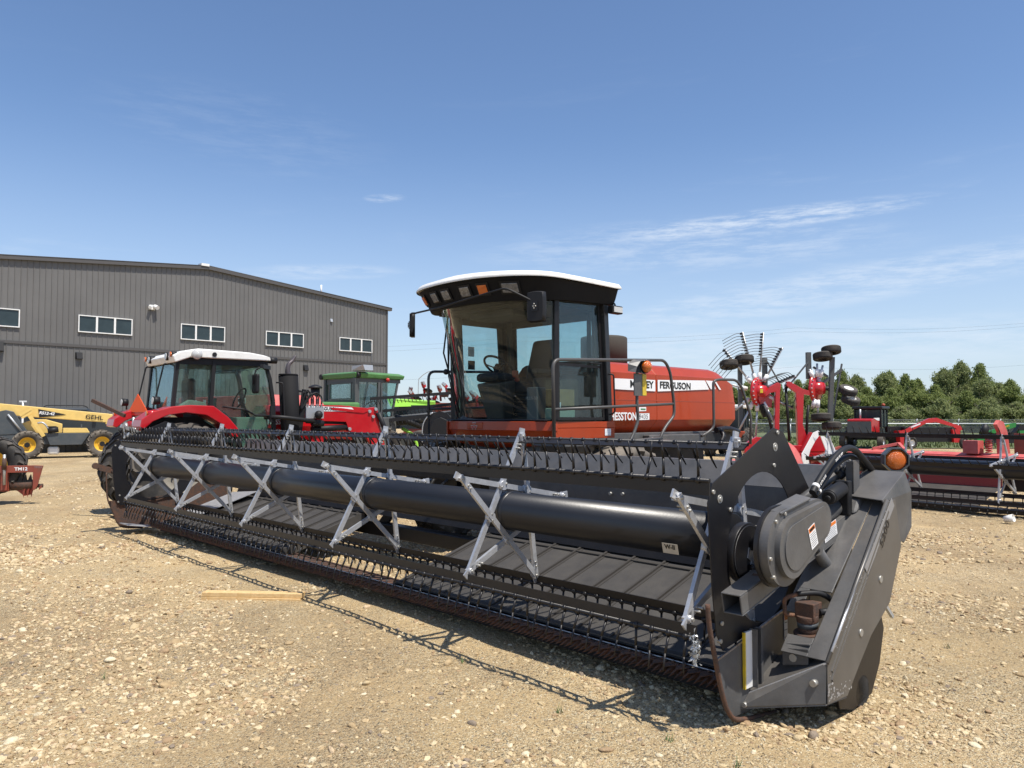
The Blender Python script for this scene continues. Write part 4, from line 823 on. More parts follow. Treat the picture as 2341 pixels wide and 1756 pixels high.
MB().lathe([(.070, -.012), (.074, -.012), (.074, -.035), (.0, -.035)], (-1.235, -3.265, 2.06), (-1, .1, 0), 24).build('lens_rim', 'plastic', am)
b = MB(); b.box(-1.185, -1.175, -3.31, -3.10, 1.735, 1.98); b = b.build('striped_plate', 'charcoal', am); MB().box(-1.189, -1.184, -3.315, -3.245, 1.74, 1.975).build('yellow_stripe', 'yellow', b)
decal(W, (-.801, -4.02, 1.215), (0, -1, 0), (0, 0, 1), .16, .09, None, None, 'warning_decal', 4); MB().box(-.806, -.80, -4.11, -4.08, 1.17, 1.26).build('orange_band', 'orangedecal', W)

# ================================================ red tractor with front loader
T = thing('tractor', 'bright red tractor with white roof, black exhaust stack and front loader, before the workshop', 'tractor', 'T')
HWc = .64
b = MB(); b.prism([(-.10, 2.30), (-.14, 2.40), (-.02, 2.47), (.30, 2.515), (1.0, 2.50), (1.22, 2.47), (1.33, 2.44), (1.34, 2.385), (.12, 2.385)], 'x', -HWc-.06, HWc+.10); b.prism([(.1, 2.50), (.3, 2.54), (1.0, 2.525), (1.2, 2.48)], 'x', -.5, .5); b.build('roof', 'roofwhite', T, bevel=.03)
b = MB(); b.prism([(-.02, 2.36), (1.33, 2.39), (1.30, 2.30), (-.02, 2.28)], 'x', -HWc-.02, HWc+.04); b.build('roof_rim', 'plastic', T)
b = MB()
for sg in (-1, 1):
    x = sg*HWc
    for P in ([(x, -.10, 1.58), (x, -.04, 2.34)], [(x, .44, 1.62), (x, .48, 2.36)], [(x, 1.44, 1.30), (x, 1.42, 1.75), (x, 1.36, 2.1), (x, 1.28, 2.36)], [(x, .44, 1.66), (x, .80, 1.28), (x, .95, .95), (x, 1.44, .95), (x, 1.44, 1.3)]):
        for i in range(len(P)-1): b.bar(P[i], P[i+1], .05, .07 if P[0][1] != .44 or len(P) > 2 else .10, up=(1, 0, 0))
for y0, z0 in ((-.1, 1.60), (1.44, 1.3)): b.bar((-HWc, y0, z0), (HWc, y0, z0), .05, .05)
b.build('cab_frame', 'plastic', T)
def pane(P, nm='window'): MB().sheet(P, .003).build(nm, 'tglass', T)
for sg in (-1, 1):
    x = sg*(HWc+.012)
    pane([(x, -.10, 1.62), (x, .41, 1.68), (x, .45, 2.35), (x, -.04, 2.33)]); pane([(x, .50, 1.66), (x, .84, 1.28), (x, .98, .97), (x, 1.42, .97), (x, 1.42, 1.6), (x, 1.37, 2.05), (x, 1.29, 2.35), (x, .52, 2.36)], 'door_glass')
pane([(-HWc, -.12, 1.5), (HWc, -.12, 1.5), (HWc-.02, -.05, 2.33), (-HWc+.02, -.05, 2.33)], 'rear_glass'); pane([(-.5, 1.46, 1.35), (.5, 1.46, 1.35), (.5, 1.32, 2.33), (-.5, 1.32, 2.33)], 'windscreen')
b = MB(); b.prism([(-.08, 1.62), (.40, 1.66), (.38, 1.72), (.15, 1.76), (-.05, 1.64)], 'x', .52, HWc); b.prism([(-.08, 1.62), (.40, 1.66), (.38, 1.72), (.15, 1.76), (-.05, 1.64)], 'x', -HWc, -.52); b.prism([(.5, 1.5), (.9, 1.2), (1.0, 1.0), (1.2, 1.0), (1.25, 1.35), (1.0, 1.6), (.7, 1.62)], 'x', -HWc+.05, -.35); b.box(-.5, .5, .9, 1.4, .95, 1.5); b.build('cab_lining', 'mint', T, bevel=.02)
b = MB(); b.box(-.22, .22, .30, .75, 1.45, 1.62); b.box(-.2, .2, .26, .38, 1.6, 2.1); b.build('seat', 'seat', T, bevel=.05)
c = V((0, 1.12, 1.80)); b = MB(); b.tube([c+V((.19*cos(k*pi/12), .08*sin(k*pi/12), .17*sin(k*pi/12))) for k in range(24)], .014, 6, closed=True); b.bar(c, (0, 1.3, 1.45), .05, .05); b.build('steering_wheel', 'plastic', T)
for sg in (-1, 1):
    b = MB(); x0, x1 = sg*.55, sg*.98
    outl = [(-.62, 1.36), (-.60, 1.47), (-.45, 1.58), (-.20, 1.65), (.05, 1.675), (.38, 1.665), (.60, 1.50), (.80, 1.27), (.74, 1.20)]
    inn = [(.66, 1.22), (.50, 1.40), (.28, 1.53), (.0, 1.565), (-.25, 1.53), (-.45, 1.44), (-.56, 1.34)]
    b.prism(outl+inn, 'x', x0, x1); b.build('fender', 'red', T, bevel=.03)
    b = MB(); b.prism([(-.5, 1.38), (-.3, 1.5), (.3, 1.5), (.6, 1.3), (.6, .8), (-.4, .8)], 'x', sg*.50, sg*.56); b.build('wheel_well', 'plastic', T)
    l = MB(); l.cyl((sg*.93, -.38, 1.55), (sg*.93, -.52, 1.55), .05, r2=.045, n=14); l = l.build('tail_light', 'red', T); MB().cyl((sg*.93, -.52, 1.55), (sg*.93, -.535, 1.55), .04, n=14).build('amber_lens', 'amber', l)
    l = MB(); l.cyl((sg*.86, -.34, 1.735), (sg*.86, -.43, 1.735), .055, r2=.062, n=16); l.cyl((sg*.86, -.36, 1.70), (sg*.86, -.36, 1.62), .012, n=6); l = l.build('work_lamp', 'plastic', T); MB().cyl((sg*.86, -.43, 1.735), (sg*.86, -.438, 1.735), .05, n=16).build('lens', 'lens', l)
    l = MB(); l.cyl((sg*.45, -.06, 2.40), (sg*.45, -.15, 2.40), .06, n=16); l = l.build('roof_lamp', 'plastic', T); MB().cyl((sg*.45, -.15, 2.40), (sg*.45, -.158, 2.40), .05, n=16).build('lens', 'lens', l)
    l = MB(); l.cyl((sg*.66, -.06, 2.42), (sg*.66, -.14, 2.42), .04, n=14); l = l.build('indicator', 'plastic', T); MB().cyl((sg*.66, -.13, 2.42), (sg*.66, -.16, 2.42), .037, n=14).build('amber_lens', 'amber', l)
MB().lathe([(.001, .06), (.055, .055), (.075, .03), (.078, 0), (.06, -.02), (.001, -.02)], (.755, .20, 2.43), (1, -.2, 0), 20).build('side_roof_lamp', 'lens', T)
MB().cyl((.745, .46, 2.44), (.75, .46, 2.44), .035, n=14).build('roof_screw', 'plastic', T)
b = MB(); b.cyl((.66, 1.34, 2.40), (.66, 1.46, 2.40), .05, n=14); b.build('front_roof_lamp', 'plastic', T)
for sg in (1, -1):
    e = MB(); e.box(sg*.99-.10, sg*.99+.10, .97, 1.03, 1.86, 2.16); e = e.build('mirror', 'plastic', T, bevel=.03)
    MB().tube(rounded([(sg*.62, 1.30, 2.28), (sg*1.0, 1.06, 2.26), (sg*.98, 1.0, 2.22), (sg*.99, .96, 2.0)], .04), .012, 6).build('mirror_arm', 'plastic', e); MB().bar((sg*.62, 1.36, 2.28), (sg*1.02, 1.08, 2.28), .05, .06).build('arm_cover', 'plastic', e)
for x in (-.66, .28): MB().tube(rounded([(x, -.18, 1.60), (x, -.27, 1.62), (x*1.02, -.13, 2.30), (x, -.06, 2.30)], .06), .012, 6).build('grab_rail', 'plastic', T)
b = MB(); b.tube(rounded([(.66, 1.46, 2.05), (.72, 1.55, 2.05), (.72, 1.60, 1.2), (.70, 1.5, 1.1)], .04), .012, 6); b.build('grab_rail', 'plastic', T)
b = MB(); b.tube(rounded([(.665, .62, 1.66), (.68, .95, 1.62), (.69, 1.12, 1.53), (.68, 1.40, 1.52)], .04), .014, 6); b.box(.655, .70, 1.36, 1.42, 1.42, 1.68); b.build('door_handle', 'plastic', T)
# exhaust
b = MB(); b.tube([(.55, 1.78, .9), (.56, 1.76, 1.3), (.575, 1.70, 2.18)], .155, 28); b.cyl((.575, 1.70, 2.18), (.575, 1.70, 2.20), .16, r2=.145, n=28); ex = b.build('exhaust_stack', 'matblack', T)
b = MB(); b.tube(smooth([(.575, 1.70, 2.18), (.575, 1.69, 2.27), (.575, 1.71, 2.36), (.575, 1.77, 2.42), (.575, 1.82, 2.50)], 5), .048, 14, r2=.022); b.build('stack_tip', 'stacktip', ex)
b = MB(); b.tube(rounded([(.60, 1.30, 1.50), (.78, 1.5, 1.50), (.80, 1.75, 1.47), (.72, 2.2, 1.42)], .1), .035, 10); b.build('step_bar', 'plastic', T)
# hood, engine, loader
b = MB(); b.prism([(-.27, 1.1), (-.34, 1.35), (-.30, 1.60), (-.18, 1.70), (.18, 1.70), (.30, 1.60), (.34, 1.35), (.27, 1.1)], 'y', 1.46, 3.05); b.build('hood', 'red', T, bevel=.03)
text('MASSEY', .12, (.343, 1.62, 1.42), (0, 1, 0), (0, 0, 1), 'decal', T, bold=.02, sx=.8); text('7616', .15, (.345, 1.66, 1.24), (0, 1, 0), (0, 0, 1), 'decal', T, bold=.03, sx=1.1)
b = MB(); b.box(-.28, .28, -.3, 3.0, .55, 1.1); b.box(-.5, .5, .9, 1.4, .5, .95); b.box(-.75, .75, 2.35, 2.5, .45, .6); b.bar((0, -.2, .7), (0, -.6, .5), .3, .25); b.build('chassis', 'black', T)
b = MB(); b.cyl((.15, -.5, 1.20), (.15, -.5, 1.50), .02, n=8); b.bar((-.25, -.35, 1.25), (.45, -.35, 1.25), .08, .12); b.bar((.35, -.3, 1.2), (.5, -.75, 1.38), .03, .05); b.tube([(.2, -.45, 1.35), (.1, -.6, 1.2), (.1, -.5, .9)], .03, 8); b.build('hitch', 'galv', T)
MB().bar((.15, -.62, 1.52), (-.35, -.95, 1.75), .04, .05).build('link_arm', 'rust', T)
b = MB(); b.cyl((-.05, -.58, 1.35), (-.05, -.54, 1.35), .07, n=18); b.bar((-.05, -.56, 1.30), (-.03, -.56, 1.05), .04, .03); b.build('ball_end', 'galv', T)
MB().box(-.42, .30, -.48, -.30, 1.30, 1.44).build('rear_fender_bridge', 'red', T, bevel=.05)
smv = MB(); smv.add([(-.62, -.38, 1.58), (-.24, -.20, 1.58), (-.42, -.30, 1.86), (-.61, -.392, 1.58), (-.23, -.212, 1.58), (-.41, -.312, 1.86)], [(0, 2, 1), (3, 4, 5), (0, 1, 4, 3), (1, 2, 5, 4), (2, 0, 3, 5)]); smv.build('warning_triangle', mat('safety_orange', (.9, .12, .03), .4), T); MB().bar((-.62, -.387, 1.555), (-.24, -.207, 1.555), .01, .05).build('triangle_edge', 'redlens', T)
wheel(T, (.83, 0, .70), (1, 0, 0), .70, .46, .36, 'rubber', 'rimgrey', lugs=20, lug_h=.03, name='rear_wheel'); wheel(T, (-.87, 0, .70), (-1, 0, 0), .70, .46, .36, 'rubber', 'rimgrey', lugs=20, lug_h=.03, name='rear_wheel')
for sg in (-1, 1): wheel(T, (sg*.80, 2.42, .50), (sg, 0, 0), .50, .34, .26, 'rubber', 'white', lugs=18, lug_h=.022, name='front_wheel')
for sg in (1, -1):
    x0, x1 = sg*.56, sg*.66
    b = MB(); b.prism([(1.98, 1.70), (2.6, 1.70), (3.12, 1.655), (3.24, 1.675), (3.31, 1.62), (3.34, 1.40), (3.46, 1.0), (3.46, .55), (3.28, .55), (3.20, .98), (3.06, 1.20), (2.76, 1.26), (2.70, 1.42), (2.2, 1.44), (1.98, 1.50)], 'x', min(x0, x1), max(x0, x1)); la = b.build('loader_arm', 'red', T, bevel=.012)
    b = MB(); b.prism([(2.45, 1.62), (3.02, 1.57), (3.10, 1.60), (2.6, 1.655), (2.40, 1.655)], 'x', x1, x1+sg*.012); b.build('pressed_step', 'red', la)
    b = MB(); b.cyl((x1-sg*.05, 2.1, 1.30), (x1-sg*.05, 2.76, 1.33), .05, n=14); b.cyl((x1-sg*.05, 2.0, 1.42), (x1-sg*.05, 2.7, 1.40), .022, n=10); b.cyl((x1+sg*.03, 3.30, 1.58), (x1+sg*.03, 3.55, 1.05), .045, n=14); b.cyl((x1+sg*.03, 3.5, 1.15), (x1+sg*.03, 3.75, .70), .03, n=12); b.each('loader_cylinder', 'plastic', la)
    g = MB(); [g.cyl((x1, y, z), (x1+sg*.03, y, z), .028, n=12) for y, z in ((3.14, 1.60), (3.26, 1.64), (3.21, 1.51), (2.76, 1.30))]; g.each('pin', 'galv', la)
    b = MB(); b.prism([(1.95, .6), (2.1, 1.2), (2.25, 1.2), (2.6, .55)], 'x', min(x0, x1), max(x0, x1)); b.build('loader_bracket', 'red', la)
MB().sheet([(.662, 2.02, 1.60), (.662, 2.88, 1.595), (.662, 2.80, 1.665), (.662, 2.02, 1.685)], .002, (1, 0, 0)).build('white_stripe', 'decal', T); text('FERGUSON', .075, (.666, 2.36, 1.640), (0, 1, -.02), (0, 0, 1), 'lettering', T, bold=.02)
b = MB(); b.box(-.55, .65, 3.40, 3.50, .55, .70); b.build('loader_cross_tube', 'red', T)
# hose bundle and couplers by the loader joint
b = MB()
for k in range(7):
    x, y = .70-.03*(k % 2), 1.95+.045*k; b.tube(smooth([(x, 1.86, 1.6), (x, 1.90+.03*k, 1.90+.04*sin(k)), (x, y, 1.84), (x, y+.01, 1.72)], 4), .012, 6)
b.build('hoses', 'plastic', T); b = MB()
for k in range(7): b.cyl((.69-.03*(k % 2), 1.96+.045*k, 1.80), (.69-.03*(k % 2), 1.965+.045*k, 1.66), .013, n=8)
b.box(.62, .72, 1.95, 2.26, 1.48, 1.66); b.build('couplers', 'galv', T); b = MB(); b.sph((.78, 2.14, 1.54), .07); b.cyl((.72, 2.05, 1.4), (.72, 2.25, 1.4), .05, n=12); b.bar((.66, 1.85, 1.2), (.66, 1.95, 1.95), .05, .08); b.bar((.66, 1.8, 1.93), (.66, 2.0, 1.90), .03, .03); b.build('valve_block', 'plastic', T)

# red implement seen through the tractor's windows
RI = thing('farm_machine', 'faded red machine lettered 1690, seen through the red tractor windows', 'farm machine', loc=(-8.2, 20.5, 0), rz=radians(-43))
b = MB(); b.prism([(-.9, .6), (-.9, 2.02), (3.9, 2.02), (4.2, 1.75), (4.2, .6)], 'y', -.3, 1.0); b.build('body', 'fadedred', RI, bevel=.03); text('1690', .20, (2.6, -.303, 1.88), (1, 0, 0), (0, 0, 1), 'decal', RI, bold=.03); text('C      III', .22, (.4, -.303, 1.86), (1, 0, 0), (0, 0, 1), 'decal', RI, bold=.02); MB().box(1.1, 1.3, -.306, -.30, 1.75, 1.98).build('black_panel', 'lettering', RI)
b = MB(); b.box(-.7, 4.0, -.2, .9, .3, .6); b.build('base', 'black', RI)
for x in (0, 3.2): wheel(RI, (x, -.35, .45), (0, -1, 0), .45, .25, .22, 'rubber', 'fadedred')

# ================================================ old green-roofed windrower
G = thing('green_windrower', 'old grey-cabbed windrower with a green roof, just right of the red tractor', 'windrower', 'G')
k_ = 1.333
b = MB(); b.prism([(-1.60, 2.53), (.04, 2.53), (.04, 2.69), (-1.60, 2.69)], 'y', 0, .06) if 0 else None
b.add([(.03, -.03, 2.53), (.03, 1.52, 2.52), (-1.57, 1.52, 2.52), (-1.57, -.03, 2.53), (.06, -.05, 2.66), (.06, 1.55, 2.62), (-1.6, 1.55, 2.62), (-1.6, -.05, 2.66), (-.06, .10, 2.70), (-.06, 1.42, 2.68), (-1.45, 1.42, 2.68), (-1.45, .10, 2.70)], [(3, 2, 1, 0), (0, 1, 5, 4), (1, 2, 6, 5), (2, 3, 7, 6), (3, 0, 4, 7), (4, 5, 9, 8), (5, 6, 10, 9), (6, 7, 11, 10), (7, 4, 8, 11), (8, 9, 10, 11)])
b.build('roof', 'green', G, bevel=.02)
b = MB()
for P, w_ in (([(-.05, .04, 1.3), (-.05, .04, 2.53)], .13), ([(-.05, .72, 1.3), (-.05, .76, 2.53)], .07), ([(-.05, .84, 1.3), (-.05, .84, 2.53)], .05), ([(-.05, 1.15, 1.35), (-.05, 1.40, 2.53)], .05), ([(-1.5, .04, 1.3), (-1.5, .04, 2.53)], .1), ([(-1.5, 1.15, 1.3), (-1.5, 1.40, 2.53)], .05)): b.bar(P[0], P[1], w_, w_, up=(1, 0, 0))
b.bar((-.05, 0, 2.48), (-.05, 1.45, 2.47), .06, .10); b.bar((-1.5, 0.05, 2.45), (0, .05, 2.45), .06, .14); b.box(-1.5, -.02, .0, .08, 1.3, 1.96); b.box(-1.5, -.02, .06, 1.15, 1.2, 1.36); b.build('cab_frame', 'greycab', G)
b = MB(); b.prism([(-1.28, 1.97), (-.18, 1.97), (-.18, 2.42), (-1.28, 2.42)], 'y', -.01, .01, [[(-1.23, 2.0), (-.22, 2.0), (-.22, 2.39), (-1.23, 2.39)]]); e = b.build('rear_window', 'greycab', G); MB().sheet([(-1.25, .02, 1.98), (-.2, .02, 1.98), (-.2, .02, 2.40), (-1.25, .02, 2.40)], .003).build('pane', 'tglass', e)
pane_ = lambda P, nm: MB().sheet(P, .003).build(nm, 'tglass', G)
pane_([(-.045, .12, 1.36), (-.045, .72, 1.36), (-.045, .74, 2.44), (-.045, .12, 2.44)], 'side_glass'); pane_([(-.045, .86, 1.36), (-.045, 1.15, 1.36), (-.045, 1.39, 2.44), (-.045, .86, 2.44)], 'side_glass'); pane_([(-1.48, 1.15, 1.36), (-.07, 1.15, 1.36), (-.07, 1.39, 2.44), (-1.48, 1.39, 2.44)], 'windscreen'); pane_([(-1.48, .12, 1.36), (-1.48, 1.15, 1.36), (-1.48, 1.38, 2.44), (-1.48, .12, 2.44)], 'side_glass')
b = MB(); b.tube([(-.72+.2*cos(t), .95+.12*sin(t), 1.84+.1*sin(t)) for t in [2*pi*k/20 for k in range(20)]], .015, 6, closed=True); b.bar((-.72, .95, 1.84), (-.72, 1.1, 1.4), .05, .05); b.box(-1.0, -.5, .2, .5, 1.4, 1.62); b.build('steering_wheel', 'plastic', G)
b = MB(); b.box(-1.25, .30, -1.55, -.05, 1.55, 1.88); b.build('engine_hood', 'green', G, bevel=.05); b = MB(); b.box(-1.2, .3, -1.6, 1.1, .7, 1.5); b.build('body', 'greycab', G, bevel=.03)
b = MB(); b.cyl((-.05, -1.15, 1.85), (-.05, -1.15, 1.98), .04, n=12); b.build('intake_stem', 'green', G); b = MB(); b.cyl((-.05, -1.15, 1.98), (-.05, -1.15, 2.22), .11, n=20); b.lathe([(.0, .10), (.06, .09), (.15, .05), (.17, .03), (.17, .0), (.10, .0)], (-.05, -1.15, 2.22), (0, 0, 1), 22); b.build('intake_cap', 'plastic', G)
b = MB(); b.add([(-.15, -.02, 2.72), (.28, .10, 2.72), (.28, .35, 2.72), (-.15, .35, 2.72), (-.15, -.02, 2.84), (.26, .05, 2.86), (.26, .35, 2.86), (-.15, .35, 2.84)], [(0, 1, 2, 3), (4, 5, 6, 7), (0, 1, 5, 4), (1, 2, 6, 5), (2, 3, 7, 6), (3, 0, 4, 7)]); b.build('air_vent', 'galv', G)
for x, y in ((.04, .06), (-1.62, .0)): MB().cyl((x, y-.07, 2.60), (x, y+.03, 2.60), .075, n=14).build('work_lamp', 'plastic', G)
MB().sph((.05, .98, 2.50), .055, 12).build('red_lamp', 'redlens', G)
MB().cyl((.1, .45, 2.7), (.06, .43, 3.45), .007, n=5).build('antenna', 'wire', G)
for x in (-1.5, .25):
    wheel(G, (x, .6, .62), (1 if x > 0 else -1, 0, 0), .62, .4, .3, 'rubber', 'yellow', lugs=18, name='drive_wheel')
b = MB(); b.tube(smooth([(.2, 1.1, 1.5), (.4, 1.5, 1.35), (.5, 1.9, 1.2)], 4), .10, 10, r2=.06); b.cyl((.5, 1.9, 1.2), (.55, 2.4, 1.2), .03, n=8); b.build('swing_arm', 'plastic', G)

# bright green draper header standing behind it, seen end-on
LG = thing('green_header', 'grey-reeled header with a round black end guard and lime green panels, behind the green-roofed windrower', 'header', 'L')
LGo = LG
def pt(px, py, Y): 
    return ((px-1170.5)/1758.0*Y*1.0+1.7, Y-23.0, EYE+(953.9-py)/1758.0*Y)
b = MB(); b.add([(-1.95, -.5, 2.02), (-.72, 1.0, 1.98), (-.72, 1.05, 1.86), (-1.85, -.5, 1.80), (-1.95, -.3, 2.06), (-.72, 1.3, 2.02), (-.72, 1.3, 1.86), (-1.85, -.3, 1.80)], [(0, 1, 2, 3), (4, 5, 6, 7), (0, 1, 5, 4), (2, 3, 7, 6), (0, 3, 7, 4), (1, 2, 6, 5)]); b.build('lime_panel', 'lime', LG)
b = MB(); b.box(-1.9, -.7, .2, .9, 1.15, 1.86); b.build('dark_side', 'carbody', LG)
b = MB(); b.cyl((-2.0, -2.2, 1.35), (.4, -1.7, 1.58), .14, n=20); b.build('reel_tube', 'greycab', LG)
for (p, q, w_) in (((-2.1, -2.4, 1.63), (.5, -1.9, 1.90), .05), ((-2.1, -2.7, 1.36), (.6, -2.2, 1.66), .06), ((-2.0, -2.9, 1.98), (.3, -2.0, 2.18), .05)): 
    o = MB().bar(p, q, .03, w_*1.6).build('reel_bat', 'plastic', LG); m = MB(); p_, q_ = V(p), V(q)
    for k in range(26): r0 = p_.lerp(q_, k/25); m.tube([r0, r0+V((.02, 0, -.09)), r0+V((.05, 0, -.16))], .010, 5)
    m.build('tine_row', 'plastic', o)
b = MB(); b.prism([(-.62, .6), (-.62, 1.25), (-.54, 1.45), (-.38, 1.60), (-.18, 1.66), (.02, 1.60), (.14, 1.45), (.18, 1.25), (.18, .6)], 'y', -3.0, -2.92); b.build('end_guard', 'black', LG); b = MB(); b.prism([(-.46, .6), (-.46, 1.2), (-.34, 1.42), (-.14, 1.50), (.04, 1.42), (.14, 1.2), (.14, .6)], 'y', -3.06, -3.0); b.build('guard_boss', 'plastic', LG, bevel=.02)
b = MB(); b.tube(smooth([(-.63, -3.02, .8), (-.62, -3.02, 1.25), (-.52, -3.02, 1.48), (-.36, -3.02, 1.62)], 4), .016, 6); b.build('guard_edge', 'galv', LG)
b = MB(); b.tube(smooth([(-1.3, -2.0, 1.2), (-1.0, -2.0, 1.0), (-.85, -2.0, .6)], 4), .05, 8); b.box(.12, .35, -1.9, -1.6, 1.0, 1.4); b.build('lime_frame', 'lime', LG); b = MB(); b.box(-2.0, .2, -1.6, -1.0, .3, 1.0); b.build('rear_frame', 'greycab', LG)

# seeder with folded openers
SD = thing('air_seeder', 'folded seeder with red and black disc openers against the sky', 'seeder', loc=(-3.0, 30, 0))
random.seed(11)
for i in range(17):
    x, z = -1.1+.22*i+random.uniform(-.08, .08), 2.25+random.uniform(-.12, .42); y = random.uniform(-1, 1)
    e = MB(); a = random.uniform(.3, 2.6); c = V((x, y, z)); d = V((cos(a), -.3, sin(a)*.8)).normalized()
    e.bar(c-V((0, 0, .35)), c+d*.12, .05, .07); e.bar(c+d*.05, c+d*.22, .11, .13); e = e.build('opener', 'red' if i % 2 else 'darkred', SD); MB().lathe([(.001, -.012), (.20, 0), (.001, .012)], c+V((.12, 0, -.10)), (random.uniform(-.5, .5), .5, .9), 20).build('disc', 'black', e); MB().bar(c+d*.16, c+d*.30, .13, .10).build('opener_boot', 'galv', e)
b = MB(); b.box(-1.4, 2.9, -.5, .5, 1.9, 2.05); b.box(-1.2, 2.9, -.2, .2, .9, 1.9); b.box(-1.3, 2.8, -.5, .5, .5, .9); b.build('frame', 'darkred', SD); b = MB(); b.lathe([(.0, .25), (.35, .18), (.6, 0), (.6, -.3), (0, -.3)], (-1.1, .5, 2.1), (0, 0, 1), 24); b.build('tank', 'interior', SD)
for x in (-.5, 2.0): wheel(SD, (x, -.6, .5), (0, -1, 0), .5, .3, .25, 'rubber', 'white')
SL = thing('street_lamp', 'tall thin curved-neck street lamp far behind the machines', 'street lamp', loc=(-13.4, 110, 0))
MB().tube(smooth([(0, 0, 0), (0, 0, 6.2), (.3, 0, 7.2), (1.3, 0, 7.95), (1.9, 0, 8.05)], 4), .055, 6).build('pole', 'galv', SL); MB().box(1.7, 2.3, -.12, .12, 7.98, 8.1).build('lamp_head', 'galv', SL)

# ================================================ telehandler, car behind it, trencher
VH = thing('telehandler', 'pale yellow telehandler with its long boom lowered, beside the grey workshop wall', 'telehandler', 'V')
X = .0
def boom(b, P, Q, w_, h0, h1): b.bar(P, Q, w_, h0, up=(0, 0, 1), w2=w_*.9, h2=h1)
b = MB(); boom(b, (-.35, -1.6, 1.86), (-.35, 2.62, 1.46), .34, .42, .34); bo = b.build('boom', 'gehl', VH, bevel=.02)
MB().prism([(.30, 1.80), (1.20, 1.60), (.34, 1.49)], 'x', -.176, -.170).build('black_swoosh', 'lettering', bo); b = MB(); b.box(-.5, -.2, 2.50, 3.0, 1.22, 1.62); b.build('boom_head', 'gehl', bo, bevel=.03)
sl_ = (1.46-1.86)/4.22
text('RS12-42', .145, (-.166, .57, 1.640), (0, 1, sl_), (0, 0, 1), 'decal', bo, bold=.03, shear=.2); text('GEHL', .22, (-.172, 2.12, 1.49), (0, 1, sl_), (0, 0, 1), 'lettering', bo, bold=.02, sx=1.1)
b = MB(); b.box(-1.2, .0, -1.9, 2.0, .50, .90); b.prism([(.70, .48), (.55, .90), (1.98, .90), (1.72, .48)], 'x', -.1, .12); b.build('chassis', 'slate', VH, bevel=.01)
b = MB(); b.prism([(-.9, .85), (-.9, 1.7), (-.68, 1.76), (-.45, 1.70), (.05, .9)], 'x', -.15, .02); b.build('boom_tower', 'slate', VH, bevel=.02)
b = MB(); b.prism([(-.22, .92), (-.28, 1.25), (.18, 1.42), (.55, 1.42), (1.08, 1.25), (1.08, .92)], 'x', -.75, -.16); b.prism([(1.10, .92), (1.10, 1.10), (1.88, 1.09), (1.98, .92)], 'x', -.7, .05); b.build('engine_cover', 'gehl', VH, bevel=.02)
b = MB(); b.bar((.04, .05, 1.55), (.04, .50, .80), .10, .13, up=(0, 1, 0)); b.bar((.0, -.25, 1.55), (.0, .1, 1.8), .1, .12, up=(0, 0, 1)); b.bar((.02, -.2, 1.48), (.02, .12, 1.72), .06, .10); b.build('boom_link', 'gehl', VH)
MB().cyl((.06, -.62, 1.60), (.06, -.18, .98), .035, n=10).build('ram', 'galv', VH)
b = MB(); b.tube(smooth([(.06, .30, 1.28), (.10, .45, 1.30), (.12, .58, 1.18), (.12, .66, 1.02)], 4), .032, 10); b.build('exhaust_pipe', 'galv', VH); b = MB(); b.cyl((.12, .62, 1.0), (.12, .96, 1.05), .10, n=16); b.cyl((.12, .66, 1.10), (.12, .82, 1.14), .03, n=8); b.box(.05, .15, .6, .9, 1.13, 1.17); b.build('air_cleaner', 'plastic', VH)
MB().bar((.02, 1.70, .90), (.02, 1.70, 1.24), .045, .045).build('stub_post', 'slate', VH)
b = MB(); b.box(-1.5, -.55, -1.3, -.3, .9, 1.5); b.build('cab', 'slate', VH); b = MB(); b.box(-1.1, -.1, 2.1, 2.6, .4, .6); b.box(-1.1, -.1, -.2, .2, .4, .6); b.build('axles', 'black', VH)
for y in (0, 2.39):
    for x, sg in ((.13, 1), (-1.25, -1)): wheel(VH, (x, y, .50), (sg, 0, 0), .50, .34, .27, 'rubberdust', 'rimy', lugs=16, lug_h=.022, hubm='plastic')
b = MB(); b.box(-.5, .0, .62, 1.0, .12, .42); b.build('white_canister', 'white', VH, bevel=.08)
CAR = thing('parked_car', 'dark grey car with roof rails mostly hidden behind the telehandler boom', 'car', loc=(-19.6, 33.2, 0), rz=radians(-52))
b = MB(); b.prism([(-2.0, .5), (-2.0, 1.1), (-1.5, 1.35), (-1.0, 1.80), (-.5, 1.92), (1.0, 1.92), (1.7, 1.45), (2.3, 1.35), (2.5, 1.0), (2.5, .5)], 'x', -.85, .85); b.build('body', 'carbody', CAR, bevel=.12)
b = MB(); b.prism([(-1.3, 1.42), (-.9, 1.78), (.95, 1.80), (1.45, 1.45)], 'x', .845, .857); b.build('window', 'winglass', CAR); b = MB(); [b.tube(rounded([(x, -.6, 1.92), (x, -.5, 2.0), (x, .9, 2.0), (x, 1.05, 1.92)], .05), .02, 6) for x in (-.6, .6)]; b.build('roof_rail', 'plastic', CAR)
b = MB(); b.box(.85, 1.05, 1.2, 1.35, 1.45, 1.62); b.build('mirror', 'carbody', CAR, bevel=.03)
for y in (-1.2, 1.6):
    for sg in (-1, 1): wheel(CAR, (sg*.8, y, .35), (sg, 0, 0), .35, .22, .22, 'rubber', 'galv')
WP = thing('white_post', 'short white T-shaped post standing behind the telehandler boom', 'post', loc=(-19.2, 30.2, 0)); b = MB(); b.cyl((0, 0, 0), (0, 0, 2.12), .035, n=8); b.box(-.13, .13, -.03, .03, 2.09, 2.15); b.build('post', 'white', WP)

